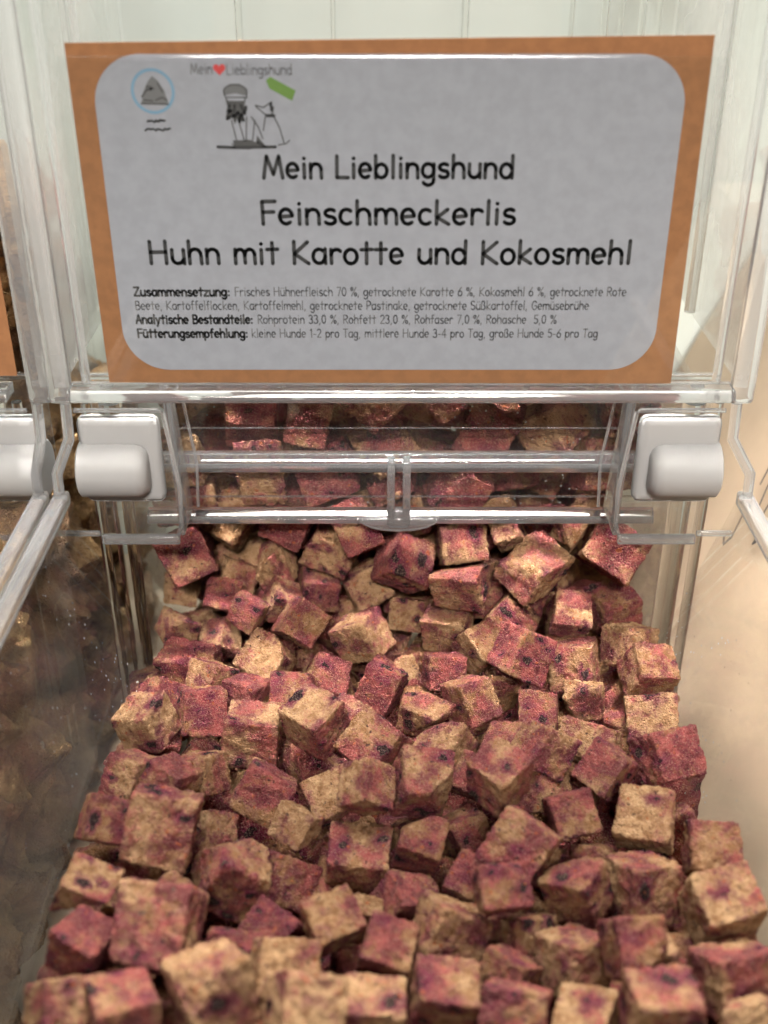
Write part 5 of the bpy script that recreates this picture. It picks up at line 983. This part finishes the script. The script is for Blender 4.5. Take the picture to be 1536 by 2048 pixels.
(0,2.74,-16.43,51.41,-22.61,0.452,-0.529,-0.565,-0.443,0.23,-0.26,"rough brown chew, thirteenth from left, below the left card corner"),
(1,2.89,-14.16,53.38,-22.73,0.124,-0.863,0.445,-0.204,0.56,-0.41,"rough brown chew, sixteenth from left, below the left card corner"),
(5,1.87,-13.31,43.49,-17.2,-0.571,-0.183,-0.274,0.752,0.61,-0.22,"rough brown chew, fourteenth from left, below the left card corner"),
(10,2.07,-13.33,42.28,-16.92,0.749,-0.488,0.416,0.168,0.76,0.39,"rough brown chew, seventh from left, below the left card corner"),
(5,2.48,-13.64,43.09,-16.64,0.343,0.826,0.197,-0.402,0.56,0.56,"rough brown chew, fifteenth from left, below the left card corner"),
(6,1.8,-13.11,42.18,-16.36,0.413,-0.693,0.162,0.569,0.15,-0.27,"rough brown chew, twelfth from left, below the left card corner"),
(3,1.87,-13.17,42.1,-16.08,0.460,0.710,-0.170,-0.506,0.64,0.44,"rough brown chew, ninth from left, below the left card corner"),
(4,2.32,-13.03,41.66,-15.52,-0.289,0.919,0.269,0.013,0.53,-0.19,"rough brown chew, sixth from left, below the left card corner"),
(2,1.82,-13.57,41.86,-15.24,0.349,-0.504,-0.326,-0.719,0.7,0.38,"rough brown chew, fourth from left, below the left card corner"),
(4,2.3,-13.3,41.48,-14.96,0.581,-0.085,-0.224,0.778,0.35,-0.4,"rough brown chew, fifth from left, below the left card corner"),
(3,2.0,-13.58,41.7,-14.68,0.204,-0.894,-0.336,-0.216,0.08,0.42,"rough brown chew, third from left, below the left card corner"),
(11,2.48,-13.27,41.63,-14.4,-0.520,0.846,0.041,0.111,0.02,0.35,"rough brown chew, eleventh from left, below the left card corner"),
(6,2.12,-13.28,42.23,-13.84,-0.942,0.045,0.302,-0.140,0.59,0.19,"rough brown chew, fourth from left, beside the left card"),
(7,2.24,-13.19,43.03,-13.56,-0.711,0.598,-0.370,0.017,0.82,-0.34,"rough brown chew, fifth from left, beside the left card"),
(3,2.39,-13.02,41.29,-13.0,0.776,-0.372,-0.143,0.489,0.68,0.52,"rough brown chew, leftmost, beside the left card"),
(9,2.26,-13.08,41.07,-12.72,-0.287,0.243,0.426,0.823,0.46,0.4,"rough brown chew, third from left, beside the left card"),
(8,1.83,-13.58,41.05,-11.88,0.469,0.062,0.016,0.881,0.84,-0.2,"rough brown chew, second from left, beside the left card"),
(9,2.51,-13.12,42.19,-11.6,-0.168,-0.342,-0.187,0.906,0.19,-0.39,"rough brown chew, fifth from left, above the left card"),
(5,2.43,-13.1,41.97,-11.32,0.093,-0.606,-0.031,-0.790,0.26,-0.36,"rough brown chew, fourth from left, above the left card"),
(6,1.93,-13.51,40.62,-11.04,0.659,-0.257,-0.631,0.318,0.17,-0.18,"rough brown chew, leftmost, above the left card"),
(1,2.57,-13.56,43.46,-10.48,0.357,0.319,0.425,-0.769,0.19,0.58,"rough brown chew, third from left, above the left card"),
(10,2.11,-13.47,41.88,-10.2,-0.367,0.719,-0.526,-0.267,0.15,0.04,"rough brown chew, second from left, above the left card")]
BURIED = [
(39,2.04,-5.28,18.45,-31.17,0.64,-0.31,-0.60,0.37),
(23,2.12,-3.12,18.17,-31.75,0.35,0.27,0.64,-0.62),
(10,2.23,-0.08,18.3,-32.08,0.73,0.67,-0.05,0.11),
(20,2.31,1.93,18.77,-30.1,0.03,-0.61,-0.05,-0.79),
(23,2.1,4.29,18.33,-31.77,0.75,-0.58,-0.28,-0.15),
(20,2.01,6.94,18.03,-31.95,0.04,0.98,-0.02,0.17),
(26,2.09,8.61,18.43,-31.32,0.45,0.53,0.61,0.38),
(22,2.29,-5.02,21.06,-30.96,0.16,0.19,0.97,0.01),
(13,2.08,-2.17,20.39,-31.54,0.15,0.55,0.35,-0.74),
(19,2.33,-0.45,21.46,-31.18,0.51,0.77,0.34,0.17),
(29,2.19,1.2,21.44,-29.96,0.06,0.14,0.06,0.99),
(26,1.98,3.57,20.9,-30.29,0.03,0.07,0.80,0.60),
(29,2.31,6.38,21.26,-31.37,0.74,0.01,-0.50,-0.45),
(21,2.01,8.41,20.94,-30.74,0.31,0.44,-0.18,-0.82),
(2,2.23,-5.72,23.63,-31.36,0.70,-0.07,-0.02,0.71),
(0,2.12,-3.44,23.84,-30.86,0.01,-0.07,-1.00,-0.03),
(23,2.3,1.03,25.08,-31.47,0.01,-0.02,-1.00,0.01),
(26,2.06,3.72,25.5,-31.46,0.14,-0.10,0.89,0.43),
(2,2.32,6.24,25.48,-31.25,0.38,0.71,0.55,-0.21),
(22,2.09,8.63,24.6,-30.64,0.02,-0.08,-0.36,0.93),
(26,2.26,-3.4,26.14,-32.1,0.61,0.40,-0.50,0.46),
(0,2.09,-1.0,27.01,-31.42,0.52,0.52,-0.48,0.49),
(31,2.06,1.36,27.3,-31.53,0.05,-0.05,0.07,0.99),
(19,2.13,3.64,28.12,-31.5,0.03,-0.70,-0.70,-0.14),
(0,2.12,5.77,28.08,-31.36,0.72,0.04,0.03,-0.69),
(33,2.19,8.14,27.64,-31.34,0.62,-0.50,-0.46,-0.40),
(33,1.95,-6.77,29.26,-31.16,0.45,0.14,-0.01,-0.88),
(42,2.09,7.64,29.38,-31.76,0.07,0.61,0.05,-0.78),
(41,2.09,-4.7,31.48,-31.75,0.07,-0.96,0.24,-0.12),
(16,1.97,-2.72,32.16,-31.35,0.40,-0.45,0.64,-0.47),
(21,1.97,-1.26,32.15,-31.03,0.38,-0.38,-0.46,0.71),
(33,1.95,1.41,32.69,-31.0,0.51,0.01,-0.34,0.79),
(8,2.21,3.35,33.91,-31.85,0.02,0.86,-0.51,-0.09),
(22,2.19,5.89,33.01,-32.18,0.60,0.34,0.67,-0.28),
(12,2.02,7.97,32.53,-31.96,0.39,-0.34,0.70,-0.49),
(20,2.12,-4.96,34.05,-31.78,0.23,0.67,0.46,-0.53),
(18,2.2,-4.02,35.48,-30.66,0.53,0.35,-0.71,-0.30),
(9,1.99,-1.47,34.9,-31.05,0.24,0.85,-0.20,-0.43),
(23,2.2,0.83,34.7,-30.97,0.10,0.98,0.17,-0.06),
(2,2.19,2.46,36.02,-31.87,0.95,0.06,0.11,0.28),
(22,2.31,5.43,35.43,-31.83,0.35,-0.44,-0.58,0.60),
(3,1.96,7.76,35.11,-31.52,0.52,-0.41,0.60,0.44),
(20,2.25,-7.55,40.17,-32.07,0.63,-0.77,-0.15,0.02),
(27,2.16,-5.41,38.33,-31.43,0.65,0.15,0.73,-0.14),
(35,1.94,2.92,38.16,-31.7,0.57,0.73,0.30,-0.21),
(35,1.95,7.71,37.88,-31.81,0.60,0.75,0.23,-0.13),
(15,2.26,3.23,40.57,-31.24,0.87,-0.23,0.34,-0.28),
(0,1.98,8.85,42.17,-30.02,0.64,-0.49,0.24,-0.54),
(13,2.29,2.7,45.08,-30.75,0.43,-0.51,-0.60,-0.44),
(3,2.31,-4.5,47.07,-30.98,0.43,-0.60,-0.51,0.44),
(23,2.01,4.01,47.25,-31.36,0.12,0.89,-0.22,-0.39),
(0,2.13,5.44,45.32,-31.89,0.09,-0.37,-0.88,0.27),
(4,2.14,-7.36,18.47,-30.67,0.68,-0.06,-0.73,-0.09),
(11,2.15,-3.75,17.72,-27.85,0.67,-0.69,-0.18,-0.20),
(29,2.31,-1.19,18.19,-29.71,0.08,0.01,-0.72,-0.69),
(2,2.03,3.24,18.22,-29.22,0.59,-0.07,0.80,0.08),
(10,2.29,6.06,18.72,-29.94,0.96,-0.14,-0.16,0.20),
(42,2.18,9.0,19.42,-28.52,0.69,-0.33,-0.33,-0.56),
(23,2.07,-3.54,19.52,-29.14,0.23,0.84,-0.33,-0.36),
(19,2.09,-2.68,22.38,-29.91,0.34,-0.40,-0.83,-0.19),
(12,2.07,-5.83,28.34,-30.08,0.23,-0.96,0.10,0.13),
(9,2.1,0.85,31.75,-29.62,0.08,-0.69,-0.65,-0.31),
(16,2.07,0.35,45.63,-30.14,0.21,0.52,-0.82,0.13),
(27,2.11,-7.72,17.98,-28.22,0.53,0.47,-0.53,-0.47),
(43,1.95,-7.67,29.9,-29.24,0.86,0.22,0.41,0.19),
(41,1.59,-3.87,47.04,-27.86,0.72,-0.68,-0.10,-0.12),
(6,1.97,0.59,47.26,-27.93,0.58,-0.76,-0.03,0.30),
(2,2.07,7.34,46.59,-27.56,0.07,-0.63,-0.77,0.12),
(42,1.36,8.66,44.76,-28.02,0.49,0.82,0.15,0.25),
(12,1.92,1.22,46.63,-25.88,0.05,0.54,0.81,-0.20),
(5,2.04,6.45,47.21,-25.19,0.49,-0.38,-0.58,-0.53),
(21,2.24,4.02,43.96,-23.98,0.40,-0.10,0.91,0.06),
(16,1.91,-7.45,47.54,-23.29,0.04,-0.01,-0.72,-0.69),
(38,2.28,-4.14,47.37,-23.59,0.98,0.01,-0.20,0.05),
(10,1.98,-1.12,47.25,-24.09,0.37,0.42,-0.51,0.65),
(13,2.28,1.44,47.62,-24.14,0.06,-0.05,-0.72,0.69),
(40,2.27,3.78,46.73,-24.29,0.60,0.06,0.79,-0.09),
(38,1.95,9.47,47.32,-22.89,0.64,0.77,-0.01,-0.04),
(41,2.3,-4.78,46.92,-21.87,0.46,0.14,0.82,-0.32),
(21,2.04,6.96,46.86,-21.9,0.04,-0.36,0.88,0.31),
(17,2.29,-2.86,47.22,-19.43,0.24,-0.10,0.96,-0.07),
(36,1.94,0.16,47.5,-20.41,0.79,-0.15,-0.54,-0.25),
(10,2.01,4.58,47.41,-19.67,0.43,0.39,-0.60,0.55),
(26,2.19,6.91,46.95,-19.15,0.46,0.58,0.35,0.58),
(0,2.01,9.01,45.91,-18.64,0.63,-0.36,0.45,0.52),
(21,2.01,8.2,41.02,-16.44,0.55,0.44,0.46,0.55),
(6,2.06,-8.05,45.14,-18.45,0.36,-0.69,0.61,-0.14),
(33,1.87,-4.43,45.04,-18.06,0.08,-0.35,0.73,-0.59),
(28,2.23,-1.56,44.82,-17.04,0.01,0.04,-0.77,-0.64),
(11,1.97,1.18,44.77,-18.21,0.01,-0.08,-0.98,0.16),
(22,2.1,6.53,43.65,-17.89,0.71,0.69,-0.03,0.12),
(22,2.21,9.59,41.65,-16.2,0.26,-0.96,0.01,-0.03),
(29,1.93,-7.84,47.36,-17.65,0.58,0.01,-0.81,-0.04),
(37,1.9,-4.45,47.18,-17.87,0.30,-0.31,0.90,-0.12),
(42,2.27,-0.79,48.27,-17.7,0.64,-0.05,0.43,0.64),
(40,2.04,1.93,47.32,-17.68,0.98,-0.07,0.13,-0.09),
(34,2.09,3.22,47.24,-17.79,0.57,0.40,0.37,0.61),
(4,1.98,5.59,45.64,-17.33,0.22,-0.71,-0.18,-0.64),
(31,2.2,8.53,44.83,-16.71,0.70,0.05,0.66,0.25),
(28,1.98,-8.43,41.28,-16.21,0.73,0.07,0.67,0.09),
(27,2.14,-2.25,41.66,-15.38,0.50,-0.64,-0.32,-0.48),
(15,2.27,2.59,42.05,-15.5,0.73,-0.29,0.11,-0.61),
(43,1.94,4.89,41.48,-15.75,0.42,-0.67,0.48,-0.37),
(20,2.14,5.74,41.54,-15.47,0.14,-0.01,-0.76,-0.63),
(40,2.06,9.35,40.36,-14.15,0.62,0.72,-0.14,-0.29),
(37,2.15,-8.26,43.74,-16.13,0.51,-0.51,-0.55,0.43),
(39,2.29,-4.16,44.61,-15.94,0.06,0.02,-0.72,0.69),
(37,2.17,-1.52,44.25,-14.75,0.47,-0.56,-0.59,0.35),
(40,2.2,0.17,45.39,-16.52,0.32,0.32,-0.81,-0.37),
(34,2.29,2.91,45.69,-16.14,0.97,0.15,-0.02,0.15),
(38,2.32,5.77,44.17,-15.05,0.64,0.72,0.24,0.10),
(7,2.13,9.75,43.56,-14.77,0.58,-0.38,0.38,0.61),
(26,2.25,-8.01,46.96,-15.03,0.68,-0.16,0.28,-0.66),
(2,2.05,-5.86,47.24,-16.2,0.58,0.68,-0.41,0.15),
(0,2.28,-2.64,47.18,-15.63,0.08,-0.90,0.00,-0.43),
(19,2.0,-0.05,47.03,-15.02,0.65,-0.10,-0.28,-0.70),
(20,2.08,3.39,47.32,-15.76,0.12,-0.67,0.73,-0.07),
(2,2.03,7.36,47.43,-16.82,0.05,0.69,0.72,0.04),
(19,1.98,9.5,47.32,-18.31,0.32,0.24,0.61,-0.68),
(10,2.01,-5.99,41.76,-15.91,0.75,-0.64,-0.11,-0.11),
(19,1.92,-5.46,42.75,-17.9,0.09,0.86,0.14,-0.48),
(42,2.33,-1.49,41.2,-13.16,0.60,-0.50,-0.43,-0.45),
(28,1.87,0.88,41.46,-13.76,0.01,-0.14,0.60,-0.79),
(1,2.3,3.59,42.12,-13.4,0.62,-0.74,0.13,0.23),
(30,2.0,7.31,41.79,-13.55,0.60,-0.74,0.26,0.13),
(38,2.27,9.74,41.92,-11.73,0.35,-0.61,-0.59,-0.39),
(35,2.25,-6.71,44.47,-14.55,0.73,-0.25,0.27,-0.57),
(34,1.99,-3.92,43.41,-13.75,0.74,0.19,-0.64,-0.13),
(15,1.9,-1.96,43.28,-13.01,0.33,0.79,-0.49,0.19),
(13,2.14,0.82,43.72,-14.55,0.21,-0.56,-0.52,0.61),
(1,1.88,2.45,44.41,-14.66,0.02,-0.26,0.95,0.14),
(8,2.24,7.89,44.74,-13.4,0.31,0.24,0.43,-0.81),
(21,1.97,9.8,45.06,-13.03,0.09,0.01,0.99,-0.13),
(23,2.05,-6.64,47.21,-13.18,0.17,0.75,-0.59,-0.24),
(2,2.33,-4.36,46.58,-14.02,0.91,-0.28,0.24,0.19),
(37,2.25,-0.9,46.79,-13.42,0.35,-0.63,-0.65,0.24),
(33,1.91,1.53,46.33,-14.01,0.54,0.38,-0.17,-0.73),
(38,2.14,3.45,47.09,-13.31,0.16,0.62,0.75,0.15),
(25,2.06,6.34,47.11,-14.84,0.11,0.66,0.74,0.09),
(12,2.11,9.66,47.29,-16.01,0.02,1.00,0.04,0.07),
(29,2.26,-8.29,41.3,-13.58,0.52,-0.43,0.53,-0.51),
(35,2.13,-4.53,41.2,-14.17,0.26,-0.03,-0.96,0.02),
(15,2.2,-3.82,41.07,-11.74,0.90,0.25,-0.10,0.35),
(20,1.93,1.33,41.05,-12.38,0.34,-0.00,0.94,-0.04),
(7,2.28,1.98,43.18,-10.98,0.59,0.39,-0.27,-0.65),
(4,2.05,5.8,42.35,-11.93,0.20,0.39,-0.18,-0.88),
(20,2.29,7.37,42.92,-11.47,0.01,-0.05,-0.96,0.27),
(9,2.16,-8.34,43.76,-12.63,0.53,0.49,0.36,0.59),
(38,2.29,-5.72,43.47,-12.81,0.71,0.20,-0.64,-0.23),
(18,2.07,-2.43,45.17,-12.27,0.33,0.13,0.90,0.27),
(23,2.06,0.58,44.52,-12.45,0.74,0.46,-0.47,-0.10),
(31,2.01,4.06,44.41,-12.44,0.32,-0.57,-0.28,-0.70),
(37,1.92,5.87,45.39,-12.17,0.13,0.79,-0.30,0.52),
(26,2.31,8.11,47.14,-11.15,0.33,-0.42,0.65,0.54),
(6,2.01,-8.3,46.32,-12.21,0.03,-0.49,-0.13,0.86),
(9,2.03,-5.56,45.56,-11.86,0.47,0.24,0.82,0.19),
(18,2.13,-2.7,47.25,-12.26,0.44,-0.08,0.90,-0.02),
(34,1.97,0.7,47.45,-12.26,0.03,0.42,0.02,0.91),
(34,2.0,2.42,47.3,-11.77,0.19,-0.68,0.69,-0.18),
(37,2.27,0.24,45.85,-10.49,0.89,0.34,0.04,0.31),
(39,2.26,9.75,47.27,-14.05,0.70,-0.10,-0.71,0.06)]

MESH = {}
def chunk_mesh(var, chew=False):
    key = (var, chew)
    if key not in MESH:
        if chew: vs, fs = treat_mesh(900+var, 14, 'chip' if var % 3 else 'slab')
        else: vs, fs = treat_mesh(100+var, 22, variant_kind(var))
        me = bpy.data.meshes.new('chew_piece' if chew else 'dog_treat'); me.from_pydata(vs, [], fs); me.shade_smooth()
        me.materials.append(M_CHEW if chew else M_TREAT); MESH[key] = me
    return MESH[key]
PROTO = {}
def place(name, var, chew, size, x, y, z, q, tint, tone, label, cat, group):
    key = (var, chew)
    if key not in PROTO:
        o = bpy.data.objects.new(name, chunk_mesh(var, chew)); PROTO[key] = o
    else: o = PROTO[key].copy()
    COL.objects.link(o)
    o.name = name
    o.location = W(x, y, z); o.rotation_mode = 'QUATERNION'; o.rotation_quaternion = q; o.scale = (size*CM,)*3
    o.color = (tint, tone*.5+.5, 0, 1)
    tag(o, label, cat, group)
    return o
for i, (var, size, x, y, z, qw, qx, qy, qz, tint, tone, lab) in enumerate(TREATS):
    place('dog_treat', var, False, size, x, y, z, (qw,qx,qy,qz), tint, tone, lab, 'dog treat', 'freeze dried treat cubes heaped in the clear bin')
for i, (var, size, x, y, z, qw, qx, qy, qz, tint, tone, lab) in enumerate(CHEWS):
    place('chew_piece', var, True, size, x, y, z, (qw,qx,qy,qz), tint, tone, lab, 'chew', 'brown chews in the bin on the left')

# the pieces underneath, which nothing shows one by one
bv = []; bf = []
rs = random.Random(4)
gy = 17.8
while gy < 37:
    gx = -8.6
    while gx < 10.4:
        BURIED.append((rs.randrange(NVAR), 2.7, gx, gy+rs.uniform(-.2,.2), -30.6 if -7.5 < gx < 9 else -29.6, rs.random(), rs.random(), rs.random(), rs.random())); gx += 2.3
    gy += 2.3
for (var, size, x, y, z, qw, qx, qy, qz) in BURIED:
    if ('b', var) not in MESH: MESH[('b', var)] = treat_mesh(100+var, 12, variant_kind(var))
    vs, fs = MESH[('b', var)]; R = Quaternion((qw, qx, qy, qz)).normalized().to_matrix(); i0 = len(bv)
    bv += [W(*(R @ v_*size+Vector((x, y, z)))) for v_ in vs]; bf += [[k+i0 for k in q] for q in fs]
me = bpy.data.meshes.new('treat_mass'); me.from_pydata(bv, [], bf); me.shade_smooth()
mass = link('treat_mass', me, M_BURIED); mass['kind'] = 'stuff'; mass.color = (.62, .4, 0, 1)
tag(mass, 'tan and pink treats packed underneath the visible cubes in the clear bin', 'treats')

# dried strips standing among the chews at the left edge
rs = random.Random(21)
for k, (x, y, z0, z1, lab) in enumerate(((-12.85,41.2,-16.2,-8.3,'long dried strip, tallest one at the left edge'),(-12.55,41.8,-16.2,-10.6,'second tallest dried strip at the left edge'),(-12.7,40.8,-16.3,-11.9,'dried strip leaning by the tallest strip, left edge'),(-12.45,42.0,-16.3,-12.9,'short dried strip nearest the clear divider on the left'),(-13.2,41.6,-16.2,-10.0,'dried strip half cut off by the left picture edge'))):
    pts = [Vector((x+rs.uniform(-.12,.12)+.05*i, y+rs.uniform(-.1,.1), z0+(z1-z0)*i/12)) for i in range(13)]
    bm = bmesh.new(); rings = []
    for i, p in enumerate(pts):
        r = (.28 if i < 9 else .28*(13-i)/4.2)*rs.uniform(.8, 1.15)+.02
        rings.append([bm.verts.new(W(p.x+r*math.cos(.7854*q)*rs.uniform(.8,1.2), p.y+r*.7*math.sin(.7854*q), p.z)) for q in range(8)])
    for a_, b_ in zip(rings, rings[1:]):
        for q in range(8): bm.faces.new((a_[q], a_[(q+1)%8], b_[(q+1)%8], b_[q]))
    bm.faces.new(rings[0][::-1]); bm.faces.new(rings[-1])
    o = from_bm('dried_strip', bm, M_CHEW); tag(o, lab, 'chew strip', 'dried strips in the bin on the left')
